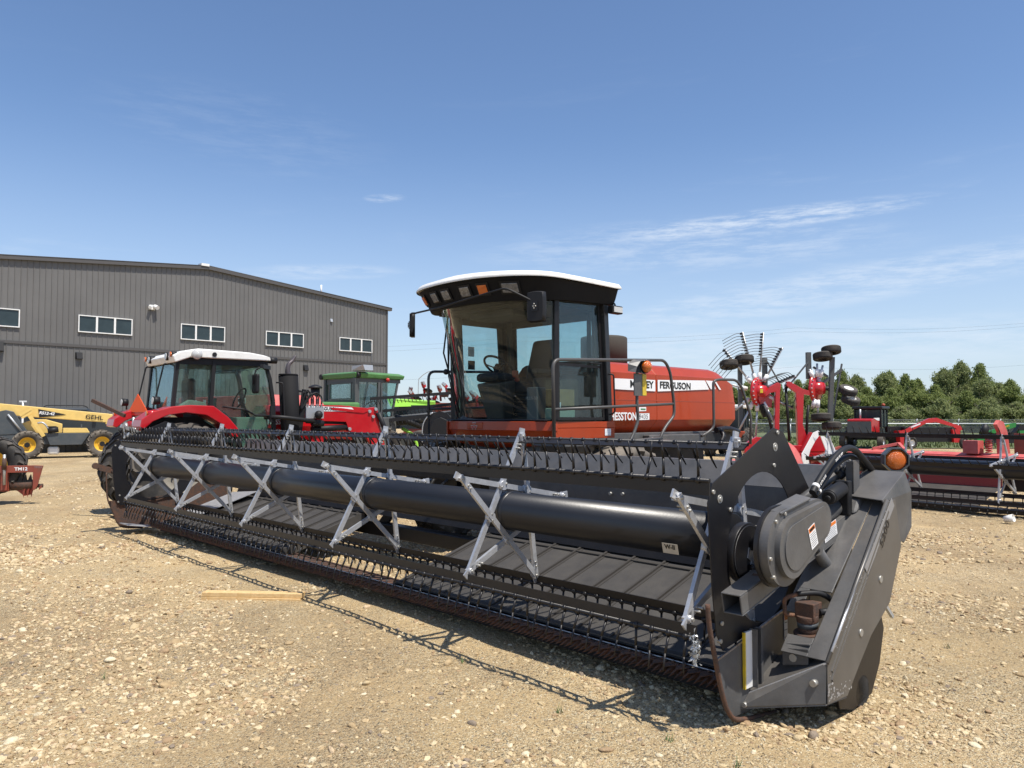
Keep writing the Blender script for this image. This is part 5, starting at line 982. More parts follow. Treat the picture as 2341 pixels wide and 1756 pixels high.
TR = thing('trencher', 'worn red trencher lettered TM12 with a black tyre on a yellow rim', 'trencher', 'K')
b = MB(); b.box(-.02, .02, -1.3, -.55, .545, .665); b.build('side_beam', 'darkred', TR, bevel=.004); text('TM12', .075, (.022, -.73, .605), (0, 1, 0), (0, 0, 1), 'decal', TR, bold=.03, sx=1.1); text('TM12', .05, (.022, -.475, .63), (0, 1, 0), (0, 0, 1), 'greydecal', TR)
b = MB(); b.prism([(-.55, .665), (-.40, .655), (-.46, .40), (-.475, .32), (-.52, .24), (-.55, .24)], 'x', -.02, .02); b.prism([(-.45, .28), (-.41, .32), (-.41, .28), (-.45, .24)], 'x', .0, .05); b.build('end_plate', 'darkred', TR, bevel=.003)
b = MB(); b.cyl((-.12, -.9, .31), (-.12, -.52, .33), .085, n=20); b.cyl((-.12, -.52, .30), (-.12, -.42, .30), .035, n=10); b.build('roller', 'rust', TR)
for k in range(3): MB().prism([(-.60-.075*k, .505), (-.655-.075*k, .37), (-.575-.075*k, .37)], 'x', -.1, -.05).build('digging_tooth', 'plastic', TR)
for k in range(3): b = MB(); y = -.58-.06*k; b.add([(-.08, y-.03, .26), (-.05, y+.03, .26), (-.06, y, .10), (-.12, y, .26)], [(0, 1, 2), (1, 3, 2), (3, 0, 2), (0, 1, 3)]); b.build('digging_tooth', 'darkred', TR)
b = MB(); b.prism([(-.90, .26), (-.55, .26), (-.60, .15), (-.70, .13), (-.80, .22)], 'x', -.14, -.10); b.box(-.2, -.05, -1.4, -.92, .22, .55); b.box(-.06, .03, -1.02, -.93, .25, .60); b.build('lower_housing', 'darkred', TR)
b = MB(); b.cyl((.05, -.975, .86), (.05, -.965, .34), .022, n=10); b.build('ram_rod', 'galv', TR); b = MB(); b.cyl((.05, -.975, .80), (.05, -.97, .60), .034, n=12); b.build('ram', 'rust', TR)
b = MB(); b.box(-1.0, -.3, -3.4, -1.6, .5, .85); b.build('body', 'darkred', TR)
wheel(TR, (-.25, -1.20, .66), (1, -.1, 0), .49, .34, .26, 'rubber', 'rimy', lugs=16, lug_h=.02)

# ================================================ red header on the right with its reel
RH = thing('red_header', 'faded red header with a black reel and white end plates, at the right', 'header', 'H')
reel(RH, .686, 0, .50, 1.4385, [-1.431*k for k in range(-0, 2)]+[1.431*1, 1.431*2, -1.431*2], -4.2, 3.05, .135, .13, [(60, 88, (0, .01)), (30, 80, (0, -.02)), (-80, -86, (0, -.05)), (-85, -85, (0, -.05)), (-90, -88, (0, -.085))], near=0, n_ind=70, bolts=False, tlen=.15, bw=.058)
b = MB(); b.box(.42, 3.1, -1.02, -1.0, .34, .83); b.build('back_sheet', mat('stained_red_sheet', (.46, .075, .07), .5, col2=(.42, .17, .09), vscale=2.2, thr=(.55, .68)), RH)
b = MB(); b.sheet([(-4.2, -.99, .825), (3.1, -.99, .825), (3.1, -1.22, .89), (-4.2, -1.22, .89)], .02); b.box(-4.2, 3.1, -1.24, -1.03, .70, .85); b.build('top_beam', 'fadedred', RH)
MB().grid([[(x, y, .08+(-y)*.26) for x in (.42, 3.0)] for y in (-.1, -1.0)], False).build('draper_canvas', 'deckmat', RH); MB().grid([[(x, y, .08+(-y)*.26) for x in (-4.2, -2.3)] for y in (-.1, -1.0)], False).build('draper_canvas', 'deckmat', RH); b = MB(); b.box(-4.2, 3.1, -.15, .1, .03, .09); b.build('cutter_bar', 'black', RH)
for P in ([(3.1,-0.011,1.252),(3.1,0.147,1.215),(3.1,0.535,0.833),(3.1,0.537,0.756),(3.1,0.417,0.46),(3.1,0.279,0.453),(3.1,0.269,0.513),(3.1,0.332,0.758),(3.1,0.266,0.895),(3.1,0.089,1.065),(3.1,-0.056,1.168),(3.1,-0.058,1.23)], [(2.86,0.312,1.16),(2.86,0.204,1.155),(2.86,0.065,1.088),(2.86,-0.076,1.024),(2.86,-0.176,0.883),(2.86,-0.086,0.824),(2.86,0.042,0.811),(2.86,0.164,0.935)]):
    xx = P[0][0]; MB().prism(P, 'x', xx, xx+.012).build('end_plate', 'white', RH)
b = MB(); b.cyl((2.9, 0, .686), (3.5, 0, .72), .03, n=10); b.bar((3.3, .3, .60), (3.3, -1.1, .9), .06, .08); b.bar((3.2, .1, .35), (3.2, -.6, .6), .05, .05); b.build('reel_arm', 'darkred', RH)
b = MB(); b.box(.78, 1.02, -1.25, -1.02, .88, 1.10); b.prism([(-1.6, .88), (-1.5, 1.25), (-1.35, 1.42), (-1.2, 1.45), (-1.08, 1.38), (-1.2, 1.25), (-1.2, .88)], 'x', .50, .56); b.build('hitch_tower', 'orangedecal' if 0 else 'fadedred', RH)
b = MB(); b.tube([(.66+.045*cos(t), -1.15+.045*sin(t), .90+.24*t/40) for t in [k*.55 for k in range(72)]], .012, 5); b.build('float_spring', 'fadedred', RH)
b = MB(); b.bar((2.7, -1.2, .9), (2.35, -1.5, 1.0), .05, .05); b.bar((2.1, -1.2, .9), (2.35, -1.5, 1.0), .05, .05); b.build('brace', 'fadedred', RH)
RS = thing('red_hopper', 'worn red panel and curved frame of an implement beyond the red header', 'implement', loc=(8.9, 13.3, 0), rz=radians(-40))
b = MB(); b.box(-.2, 2.5, 0, .08, .7, 1.22); b.build('panel', 'darkred', RS); b = MB(); b.tube(smooth([(.25, .1, 1.25), (.22, .1, 1.62), (.38, .1, 1.72), (.62, .1, 1.62), (.72, .1, 1.25)], 5), .045, 6); b.cyl((.45, .1, 1.25), (.45, .1, 1.70), .03, n=6); b.build('curved_frame', 'darkred', RS); b = MB(); b.box(-.4, 2.4, .1, .5, .2, .7); b.build('base', 'black', RS)
wheel(RS, (.6, .2, .3), (0, -1, 0), .3, .2, .16, 'rubber', 'white')
CUP = tag(MB().lathe([(.0, .0), (.045, .0), (.055, .12), (.050, .12), (.04, .01), (.0, .01)], (0, 0, 0), (0, 0, 1), 20).build('paper_cup', 'white'), 'pale cup lying on the gravel below the red header', 'cup'); CUP.location = (7.0, 11.0, .05); CUP.rotation_euler = (radians(75), 0, radians(35))

# ================================================ red rotary rake, folded upright
RK = thing('rotary_rake', 'red hay rake folded upright, its grey tine arms and small wheels in the air', 'hay rake', 'R')
for (hx, hz, hr, ry) in ((-.57, 2.03, .30, .0), (.67, 2.10, .30, .1)):
    rt_ = MB(); ax2 = V((.70, -.71, 0)) if hx < 0 else V((.70, -.71, 0)); c = V((hx, ry, hz))
    rt_.lathe([(.001, .05), (.12, .05), (.26, .03), (.30, .0), (.30, -.03), (.001, -.03)], c, ax2, 32); rt_.lathe([(.001, .16), (.12, .16), (.15, .04)], c, ax2, 20)
    rt_ = rt_.build('rotor', 'red', RK); g = MB(); a_, b_ = V((0, 0, 1)), ax2.cross(V((0, 0, 1)))
    for k in range(20): p = c+a_*(.275*cos(k*pi/10))+b_*(.275*sin(k*pi/10)); g.cyl(p, p+ax2*.045, .010, n=5)
    g.build('bolts', 'galv', rt_)
def rarm(tip, n, bend, long=.35, base=None, hub=(-.57, 2.03)):
    P = V((hub[0], .02, hub[1])); Q = V((tip[0], tip[2] if len(tip) > 2 else 0, tip[1])); d = (Q-P).normalized(); s = P+d*.30
    a = MB(); a.tube([s, Q], .022, 10); a = a.build('tine_arm', 'galv', RK); MB().cyl(P+d*.24, P+d*.40, .045, n=10).build('arm_joint', 'white', a)
    if n:
        up = V((bend[0], 0, bend[1])); m = MB(); k2 = MB()
        for k in range(n):
            p = Q-d*(.04+.42*k/max(1, n-1)*1.0)+up*.03; m.tube(smooth([p, p+up*.13+V((0, -.04, .0)), p+up*.30+V((0, -.08, bend[2])), p+up*.44+V((0, -.12, bend[2]*2))], 3), .0065, 5)
            k2.box(p.x-.024, p.x+.024, p.y-.03, p.y+.03, p.z-.02, p.z+.02)
        m.build('spring_tines', 'slate', a); k2.build('tine_clamps', 'black', a)
rarm((-.89, 3.28), 8, (-.98, -.05, -.07)); rarm((-.45, 3.27), 8, (-.98, .0, -.03)); rarm((-.05, 2.95), 8, (-1, .25, -.06)); rarm((.22, 2.36), 8, (-.85, .5, -.10), base=1); rarm((-1.28, 2.93), 7, (-.80, -.5, -.05))
rarm((-1.22, 2.20), 0, (0, 0, 0)); rarm((-1.05, 1.65), 0, (0, 0, 0)); rarm((-1.0, 1.20), 0, (0, 0, 0)); rarm((-.64, 1.1), 0, (0, 0, 0)); rarm((.15, 1.68), 4, (.2, .7, 0)); rarm((-.1, 1.1), 0, (0, 0, 0))
for t in ((.66, 2.62), (.78, 2.58), (.50, 2.50), (.55, 1.68), (.66, 1.55)): rarm(t, 0, (0, 0, 0), hub=(.67, 2.10))
b = MB(); b.prism([(-.30, .9), (-.25, 2.02), (-.36, 2.0), (-.60, 1.80), (-.62, 1.90), (-.32, 2.16), (-.20, 2.22), (-.14, 2.18), (-.16, 2.0), (-.20, .9)], 'y', -.12, -.02); b.prism([(-.62, 1.75), (-.3, 1.7), (-.28, 1.95), (-.5, 2.1), (-.62, 2.05)], 'y', -.02, .08); b.build('mast', 'red', RK, bevel=.01)
b = MB(); b.prism([(.20, .9), (.17, 2.0), (-.03, 2.16), (-.01, 2.24), (.04, 2.24), (.32, 2.08), (.44, 2.05), (.46, 1.95), (.33, 1.97), (.30, 1.35), (.38, 1.1), (.42, .9)], 'y', -.12, -.02); b.build('mast', 'red', RK, bevel=.01)
b = MB(); b.box(-.9, .9, -.15, .1, .75, .92); b.prism([(-.95, .95), (-.7, 1.10), (-.3, 1.05), (-.3, .75), (-.95, .75)], 'y', -.25, -.15); b.prism([(.2, .8), (.9, .8), (.75, 1.05), (.4, 1.2)], 'y', -.25, -.15); b.build('main_frame', 'red', RK, bevel=.01); b = MB(); b.box(-.1, 1.05, -1.0, -.8, .68, .80); b.bar((.9, -.9, .74), (-.2, -1.4, .62), .12, .12); b.build('drawbar', 'red', RK)
b = MB()
for (p, q, w_) in (((-.92, .1, 2.62), (-.92, .1, 1.30), .08), ((-.40, .1, 2.74), (-.40, .1, 2.05), .09), ((.52, .1, 2.86), (.52, .1, 2.3), .09), ((1.02, .1, 2.76), (.95, .1, 1.42), .085), ((.80, .1, 2.20), (1.22, .1, 2.50), .05), ((1.22, .1, 2.62), (.98, .1, 1.35), .03), ((.02, .0, 2.1), (.50, .05, 2.66), .03), ((-.38, .0, 2.66), (-.12, .0, 2.20), .025), ((.62, .1, 2.55), (.92, .1, 2.35), .04)): b.bar(p, q, w_, w_, up=(0, 1, 0))
b.build('support_tubes', 'greycab', RK)
b = MB()
for P in ([(-.2, -.05, 1.95), (-.23, -.05, 1.0)], [(-.02, -.05, 2.18), (.04, -.05, 1.0)], [(-.50, -.1, 1.75), (-.40, -.1, 1.5), (-.30, -.1, 1.1)], [(.45, -.05, 1.75), (.42, -.05, 1.5), (.38, -.05, .95)]): b.tube(P, .03, 8)
b.build('hydraulic_rams', 'plastic', RK)
b = MB(); b.lathe([(.05, -.1), (.06, -.07), (.045, -.04), (.06, -.01), (.045, .02), (.06, .05), (.045, .08), (.05, .12)], (.80, .1, 2.10), (1, 0, 0), 14); b.lathe([(.05, -.16), (.07, -.1), (.05, -.05), (.07, .0), (.05, .05), (.05, .12)], (-.47, 0, 1.62), (.3, 0, -1), 14); b.each('shaft_boot', 'plastic', RK)
MB().box(-.60, -.54, -.20, -.19, 2.0, 2.08).build('yellow_label', 'yellow', RK)
for (x, z, ax3) in ((-.84, 2.70, (0, -.25, -1)), (-1.16, 2.60, (0, -.25, -1)), (.98, 2.90, (0, -.2, -1)), (.80, 2.77, (0, -.2, -1)), (.74, 1.50, (0, -.12, -1)), (.96, 1.32, (0, -.12, -1))): wheel(RK, (x, .05, z), ax3, .195, .145, .11, 'rubber', 'black', name='support_wheel')
for (x, z) in ((1.32, 2.06), (1.37, 1.86)): wheel(RK, (x, .05, z), (.15, -.45, .9), .185, .13, .10, 'rubber', 'white', name='support_wheel')
for x in (-.8, .8): wheel(RK, (x, .3, .3), (0, -1, 0), .3, .2, .16, 'rubber', 'white', name='road_wheel')

# red mower frame seen under the windrower's hood and through the shield
RM = thing('red_mower', 'faded red mower frame mostly hidden behind the black end shield of the header', 'mower', loc=(3.3, 11.6, 0), rz=radians(40))
b = MB(); b.box(-2.6, 1.6, -.1, .1, .70, .86); b.box(-2.5, 1.5, .1, .9, .4, .72); b.box(-2.3, -2.2, -.12, .12, .86, .93); b.box(-1.0, -.9, -.12, .12, .86, .93); b.build('frame', 'fadedred', RM, bevel=.01); b = MB(); b.lathe([(.0, .05), (.40, .03), (.42, .0), (0, 0)], (1.35, -.15, .70), (0, -1, .2), 28); b.build('disc_guard', 'fadedred', RM)
b = MB(); b.box(-2.4, 1.4, .2, .8, .1, .4); b.build('cutter_bed', 'black', RM)

# ================================================ machines far off on the right
def fartractor(nm, label, cat, loc, rz, body, roofm, hoodm, scale=1.):
    e = thing(nm, label, cat, loc=loc, rz=rz); e.scale = (scale,)*3
    b = MB(); b.box(-.8, .8, -.8, .9, 1.35, 2.55); b.build('cab_glass', 'winglass', e, bevel=.05); b = MB(); b.box(-.95, .95, -1.0, 1.2, 2.55, 2.75); b.build('roof', roofm, e, bevel=.06)
    b = MB()
    for x in (-.82, .82):
        for y in (-.82, .0, .92): b.bar((x, y, 1.3), (x, y, 2.6), .07, .07)
    b.each('cab_post', 'black', e)
    return e
FW = fartractor('far_windrower', 'bright red windrower with a black cab parked far off before the trees', 'windrower', (17.9, 38.4, 0), radians(-38), 'red', 'black', 'red', .74)
b = MB(); b.prism([(-3.0, 1.1), (-3.05, 1.9), (-.9, 1.95), (-.9, 1.0)], 'x', -.75, .75); b.build('hood', 'red', FW, bevel=.08); b = MB(); b.box(-.72, .72, -3.08, -2.98, 1.0, 1.75); b.build('grille', 'slate', FW); b = MB(); b.prism([(-2.6, 1.97), (-1.0, 1.99), (-1.0, 1.80), (-1.6, 1.82)], 'x', .752, .760); b.build('white_stripe', 'decal', FW); b = MB(); b.cyl((-.3, -1.5, 1.9), (-.3, -1.5, 2.55), .06, n=8); b.build('exhaust', 'galv', FW)
b = MB(); b.box(-.7, .7, -2.8, .9, .7, 1.3); b.box(-1.3, 1.3, .0, .3, .5, .8); b.build('chassis', 'black', FW); MB().sph((.6, .9, 2.85), .12).build('beacon', 'leverred', FW)
for x, sg in ((-1.35, -1), (1.35, 1)): wheel(FW, (x, .3, .70), (sg, 0, 0), .70, .5, .33, 'rubber', 'galv', lugs=16, name='drive_wheel'); wheel(FW, (x*.85, -2.4, .46), (sg, 0, 0), .46, .36, .2, 'rubber', 'galv', name='caster_wheel')
MC = thing('mower_conditioner', 'bright red mower conditioner with a peaked frame before the fence', 'mower', loc=(20.1, 36.9, 0)); MC.scale = (.66, .66, .84)
b = MB(); b.prism([(-2.2, 1.0), (-.2, 1.72), (.35, 1.75), (1.4, 1.45), (2.05, 1.3), (2.2, 1.1), (2.0, 1.0), (1.5, 1.25), (.3, 1.5), (-.4, 1.45), (-1.8, .9)], 'y', -.1, .1); b.box(-2.5, 2.1, .0, .5, .85, 1.02); b.prism([(1.45, .35), (1.35, 1.1), (1.85, 1.1), (2.0, .35)], 'y', -.3, .3); b.prism([(-2.4, .2), (-2.5, 1.0), (-2.1, 1.0), (-2.2, .2)], 'y', -.3, .3); b.build('frame', 'red', MC); b = MB(); b.box(-2.0, 1.5, -.05, .45, .38, 1.2); b.box(-2.9, -1.6, .6, 1.0, .9, 1.25); b.build('deck_curtain', 'plastic', MC); MB().sheet([(-1.55, -.104, 1.16), (-.85, -.104, 1.38), (-.85, -.104, 1.46), (-1.55, -.104, 1.24)], .003, (0, -1, 0)).build('white_decal', 'decal', MC)
for x in (-1.6, 2.15): wheel(MC, (x, -.3, .34), (.25 if x > 0 else -.25, -1, 0), .34, .26, .17, 'rubber', 'white')
GM = thing('green_mower', 'deep green mower conditioner before the fence, half hidden by a red hitch', 'mower', loc=(23.8, 36.8, 0)); GM.scale = (.66, .66, .86)
b = MB(); b.prism([(-1.6, .95), (-.2, 1.38), (.4, 1.42), (.35, 1.2), (-1.2, .85)], 'y', -.1, .1); b.box(-2.5, -1.8, -.2, .2, .35, .7); b.box(.6, 3.0, 0, .4, .7, 1.0); b.build('frame', 'dgreen', GM); b = MB(); b.box(-1.9, 1.2, .1, .6, .3, .9); b.cyl((-2.0, 0, .8), (-1.7, 0, 1.25), .25, n=12); b.prism([(.4, .9), (.8, 1.3), (2.4, 1.2), (2.5, .9)], 'y', .1, .5); b.build('deck_curtain', 'plastic', GM); text('JOHN DEERE', .13, (-.4, -.105, 1.20), (1, 0, .28), (0, 0, 1), 'yellow', GM, bold=.02, sx=.8); MB().box(-1.1, -.8, -.1, .1, 1.25, 1.45).build('lamp_pair', 'leverred', GM)
for x in (-1.7, 2.0): wheel(GM, (x, -.2, .32), (0, -1, 0), .32, .24, .16, 'rubber', 'yellow')
WT = fartractor('white_roof_tractor', 'small red tractor with a white roof seen between the red masts of the rake', 'tractor', (8.5, 30, 0), radians(-25), 'red', 'white', 'red', .72)
b = MB(); b.box(-.9, .9, -1.0, .3, 1.0, 1.35); b.box(-.35, .35, .9, 2.6, .9, 1.6); b.build('bodywork', 'leverred', WT, bevel=.05); b = MB(); b.box(-.4, .4, -1, 2.5, .5, 1.0); b.build('chassis', 'black', WT)
for x, sg in ((-1.0, -1), (1.0, 1)): wheel(WT, (x, -.4, .75), (sg, 0, 0), .75, .45, .36, 'rubber', 'white', lugs=16, name='rear_wheel'); wheel(WT, (x*.8, 2.0, .45), (sg, 0, 0), .45, .3, .2, 'rubber', 'white', name='front_wheel')
b = MB(); b.add([(-.25, -1.05, 1.3), (.25, -1.05, 1.3), (0, -1.05, 1.72)], [(0, 1, 2)]); b.build('warning_triangle', 'fadedred', WT, fix=False)
GT = fartractor('green_tractor', 'green tractor far behind the rake, in front of the trees', 'tractor', (5.8, 31, 0), radians(60), 'dgreen', 'black', 'dgreen', .72)
b = MB(); b.prism([(.9, 1.0), (.9, 1.75), (2.6, 1.6), (2.9, 1.35), (2.9, .9)], 'x', -.4, .4); b.box(-.95, .95, -1.0, .6, 1.1, 1.4); b.build('hood', 'dgreen', GT, bevel=.06); b = MB(); b.box(-.4, .4, -1, 2.8, .5, 1.0); b.build('chassis', 'black', GT)
for x, sg in ((-1.0, -1), (1.0, 1)): wheel(GT, (x, -.3, .8), (sg, 0, 0), .8, .45, .4, 'rubber', 'yellow', lugs=16, name='rear_wheel'); wheel(GT, (x*.8, 2.1, .5), (sg, 0, 0), .5, .3, .25, 'rubber', 'yellow', name='front_wheel')

# ================================================ grass, fence, trees, power lines
gs = bpy.data.materials.new('grass'); gs.use_nodes = True; t = gs.node_tree; B = t.nodes['Principled BSDF']; B.inputs['Roughness'].default_value = .95
g = nd(t, 'ShaderNodeNewGeometry')
n1_ = nd(t, 'ShaderNodeTexNoise', Scale=.8, Detail=10, Roughness=.75); t.links.new(g.outputs['Position'], n1_.inputs['Vector'])
rr_ = nd(t, 'ShaderNodeValToRGB'); rr_.color_ramp.elements[0].color = (.045, .075, .018, 1); rr_.color_ramp.elements[1].color = (.16, .17, .06, 1); rr_.color_ramp.elements[0].position = .35; rr_.color_ramp.elements[1].position = .7; lk(t, n1_, rr_); lk(t, rr_, B)
MT['grass'] = gs
b = MB(); b.add([(12, 37.5, .006), (200, 30, .006), (400, 300, .006), (4, 300, .006), (4, 39.5, .006)], [(0, 1, 2, 3, 4)]); struct(b.build('grass_field', 'grass', fix=False))
m = MB(); random.seed(3)
for _ in range(9000):
    x = random.uniform(6, 44); y = random.uniform(37.8, 56); h_ = random.uniform(.06, .22); a = random.uniform(0, pi); w_ = random.uniform(.02, .05)
    m.add([(x-w_*cos(a), y-w_*sin(a), 0), (x+w_*cos(a), y+w_*sin(a), 0), (x+random.uniform(-.05, .05), y, h_)], [(0, 1, 2)])
tag(m.build('grass_tufts', 'grass', fix=False), kind='stuff')
FN = thing('chain_link_fence', 'long grey chain-link fence in front of the trees', 'fence', loc=(0, 56, 0))
b = MB(); b.cyl((4, 0, 1.02), (60, 0, 1.02), .045, n=6); b.build('top_rail', 'galv', FN)
for k in range(19):
    x = 5+3.05*k; b = MB(); b.cyl((x, 0, 0), (x, 0, 1.05), .04, n=6); b.cyl((x, 0, 1.05), (x+.10, .05, 1.38), .03, n=6); b.build('post', 'galv', FN)
b = MB(); [b.cyl((4, .03*k, 1.12+.1*k), (60, .03*k, 1.12+.1*k), .006, n=4) for k in range(3)]; b.build('barbed_wire', 'galv', FN)
wm = bpy.data.materials.new('chain_link'); wm.use_nodes = True; t = wm.node_tree; B = t.nodes['Principled BSDF']; B.inputs['Base Color'].default_value = (.38, .40, .41, 1); B.inputs['Alpha'].default_value = .16; MT['mesh_'] = wm
MB().add([(4, 0, .02), (60, 0, .02), (60, 0, 1.0), (4, 0, 1.0)], [(0, 1, 2, 3)]).build('chain_link', 'mesh_', FN, fix=False)
# foliage
def leafmat(nm, c1, c2):
    m = bpy.data.materials.new(nm); m.use_nodes = True; t = m.node_tree; B = t.nodes['Principled BSDF']; B.inputs['Roughness'].default_value = .6; B.inputs['Specular IOR Level'].default_value = .3
    a = nd(t, 'ShaderNodeAttribute', _attribute_name='tone'); r = nd(t, 'ShaderNodeMixRGB'); t.links.new(a.outputs['Fac'], r.inputs[0]); r.inputs[1].default_value = (*c1, 1); r.inputs[2].default_value = (*c2, 1); lk(t, r, B)
    tr = nd(t, 'ShaderNodeBsdfTranslucent'); lk(t, r, tr); ms = nd(t, 'ShaderNodeMixShader'); ms.inputs[0].default_value = .5; lk(t, B, ms, 0, 1); lk(t, tr, ms, 0, 2); lk(t, ms, t.nodes['Material Output']); return m
MT['leafa'] = leafmat('poplar_leaves', (.11, .155, .042), (.40, .45, .165)); MT['leafb'] = leafmat('willow_leaves', (.13, .17, .06), (.41, .44, .20))
def treemesh(h, w, n, m, seed, low=.1):
    rg = np.random.default_rng(seed); rnd = random.Random(seed)
    tr = MB(); tr.tube([(0, 0, 0), (.1, 0, h*.35), (-.1, .1, h*.85)], h*.018, 7, r2=.03)
    tips = []
    for k in range(16):
        z = h*rnd.uniform(.15, .8); a = rnd.uniform(0, 2*pi); l = w*.5*rnd.uniform(.5, .95)*(1-.55*(z/h)); q = V((l*cos(a), l*sin(a), z+l*.9)); tr.tube([(0, 0, z), q*.5+V((0, 0, z*.5)), q], .05, 5, r2=.015); tips.append(q)
    # clumps spread through an uneven crown
    cl = []
    for k in range(int(n/34)):
        z = rnd.uniform(low*.3, 1.0)**.9; r = (.5*w)*max(.05, (1-.88*z**3.6))*(.72+.28*math.sin(z*17+seed))*math.sqrt(rnd.random())*rnd.uniform(.7, 1.2); a = rnd.uniform(0, 2*pi); cl.append((r*cos(a), r*sin(a), z*h, rnd.uniform(.4, 1.25)*w*.10))
    Vs, tone = [], []
    for (cx, cy, cz, cr) in cl:
        k = 34; P = rg.normal(0, 1, (k, 3)); P *= (cr/np.linalg.norm(P, axis=1, keepdims=True))*rg.random((k, 1))**.4; P += (cx, cy, cz); tb = rnd.random()
        for p in P:
            s = rg.uniform(.06, .145); u = rg.normal(0, 1, 3); u /= np.linalg.norm(u); v = np.cross(u, rg.normal(0, 1, 3)); v /= np.linalg.norm(v)
            Vs += [p-u*s, p+v*s*.6, p+u*s, p-v*s*.6]; tone += [min(1, max(0, tb*.55+rg.random()*.55-.05))]*4
    Vs = np.array(Vs); nq = len(Vs)//4; me = bpy.data.meshes.new('crown'); me.vertices.add(len(Vs)); me.vertices.foreach_set('co', Vs.ravel().astype(np.float32)); me.loops.add(nq*4); me.loops.foreach_set('vertex_index', np.arange(nq*4, dtype=np.int32)); me.polygons.add(nq); me.polygons.foreach_set('loop_start', np.arange(0, nq*4, 4, dtype=np.int32)); me.update(calc_edges=True)
    at = me.attributes.new('tone', 'FLOAT', 'POINT'); at.data.foreach_set('value', np.array(tone, dtype=np.float32)); me.materials.append(MT[m])
    t_ = tr.build('trunk', 'bark'); return t_, me
kinds = [treemesh(7.2, 4.6, 20000, 'leafa', 1), treemesh(6.4, 5.2, 20000, 'leafa', 2), treemesh(7.0, 5.6, 20000, 'leafb', 5), treemesh(4.2, 4.8, 12000, 'leafb', 8, .02)]
protos = [k[0] for k in kinds]
random.seed(5)
# across the back: position in metres along x at 78..95 m, height factor read from the photograph's skyline
pts_ = [(20, 4.4), (23, 4.6), (28, 5.0), (31.5, 5.4), (35.5, 6.1), (37.5, 6.2), (39.4, 5.7), (41, 6.3), (43.4, 6.3), (44.8, 5.6), (46, 5.1), (47.4, 6.5), (49.3, 6.9), (51, 6.7), (52.6, 4.7), (55, 4.6), (58, 5.0), (64, 5.4)]
def skyh(x):
    for (a, ha), (b_, hb) in zip(pts_, pts_[1:]):
        if a <= x <= b_: return ha+(hb-ha)*(x-a)/(b_-a)
    return 5
ORD = ['first', 'second', 'third', 'fourth', 'fifth', 'sixth', 'seventh', 'eighth', 'ninth', 'tenth', 'eleventh', 'twelfth', 'thirteenth', 'fourteenth', 'fifteenth', 'sixteenth', 'seventeenth', 'eighteenth', 'nineteenth', 'twentieth', 'twenty-first', 'twenty-second', 'twenty-third', 'twenty-fourth', 'twenty-fifth', 'twenty-sixth', 'twenty-seventh', 'twenty-eighth']
HH = (7.2, 6.4, 7.0)
for row, (yy, st, kf, who) in enumerate(((84, 1.75, 1.0, 'tall leafy tree'), (79, 2.2, .80, 'shorter tree standing in the front row'))):
    x = 20.5+row; i = 0
    while x < 62:
        ki = random.choice((0, 1, 2)); hgt = skyh(x+random.uniform(-.2, .2))*kf*random.uniform(.93, 1.05)*(yy/82)
        e = thing('tree', f'{who}, {ORD[min(i, 27)]} from the left behind the chain-link fence', 'tree', loc=(x+random.uniform(-.3, .3), yy+random.uniform(-1.5, 1.5), 0), rz=random.uniform(0, 6), group='trees behind the fence')
        sc = hgt/HH[ki]; e.scale = (random.uniform(.62, .80), random.uniform(.7, .9), sc)
        tr = protos[ki].copy(); COL.objects.link(tr); tr.parent = e; cr = bpy.data.objects.new('crown', kinds[ki][1]); COL.objects.link(cr); cr.parent = e
        x += st*random.uniform(.85, 1.15); i += 1
for i in range(22):
    x = 19+2.0*i; e = thing('bush', f'low green bush, {ORD[i]} from the left under the trees behind the fence', 'bush', loc=(x+random.uniform(-.5, .5), 74+random.uniform(-2, 2), 0), rz=random.uniform(0, 6), group='bushes under the trees'); k = random.uniform(.45, .75); e.scale = (.8, .8, k)
    tr = protos[3].copy(); COL.objects.link(tr); tr.parent = e; cr = bpy.data.objects.new('crown', kinds[3][1]); COL.objects.link(cr); cr.parent = e
for p in protos: bpy.data.objects.remove(p)
# far power lines
PL = thing('power_line', 'faint far power lines crossing the sky above the trees', 'power line', loc=(0, 170, 0))
for (z0, z1) in ((16.2, 22.5), (17.3, 23.2), (10.2, 13.8)):
    b = MB(); b.tube([(-60+4*k*2.2, 0, z0+(z1-z0)*((k*8.8-60)/180+.33)-1.2*sin(pi*((k % 7)/7))) for k in range(28)], .013, 4); b.build('wire', 'wire', PL)

# ================================================ metal-clad building
BL = thing('metal_building', 'large charcoal metal-clad workshop with strips of white-framed windows', 'building', 'B')
# local axes: y runs along the gable wall away from the camera, x is out of the wall towards the yard
def zr(y): return 8.93-abs(y+11.0)*.0865
Y0_, Y1_ = -24.0, 0.0
b = MB(); b.prism([(Y0_, -.2), (Y1_, -.2), (Y1_, zr(Y1_)), (-11.0, 8.93), (Y0_, zr(Y0_))], 'x', -18, 0); b.build('wall', mat('dark_cladding', (.135, .132, .127), .5, var=.07, vscale=.5), BL)
b = MB(); y = Y0_+.1; k = 0
while y < Y1_-.02:
    top_ = zr(y)-.02
    for za, zb in ((-.1, 4.60), (4.72, top_)): b.add([(0, y-.022, za), (.028, y-.012, za), (.028, y+.012, za), (0, y+.022, za), (0, y-.022, zb), (.028, y-.012, zb), (.028, y+.012, zb), (0, y+.022, zb)], [(0, 1, 5, 4), (1, 2, 6, 5), (2, 3, 7, 6)])
    k += 1; y += .232
b.build('ribs', MT.get('clad') or bpy.data.materials['dark_cladding'], BL, fix=False)
b = MB(); b.box(.0, .05, Y0_, Y1_, 4.60, 4.72); b.build('belt_flashing', mat('flashing', (.085, .08, .076), .45), BL)
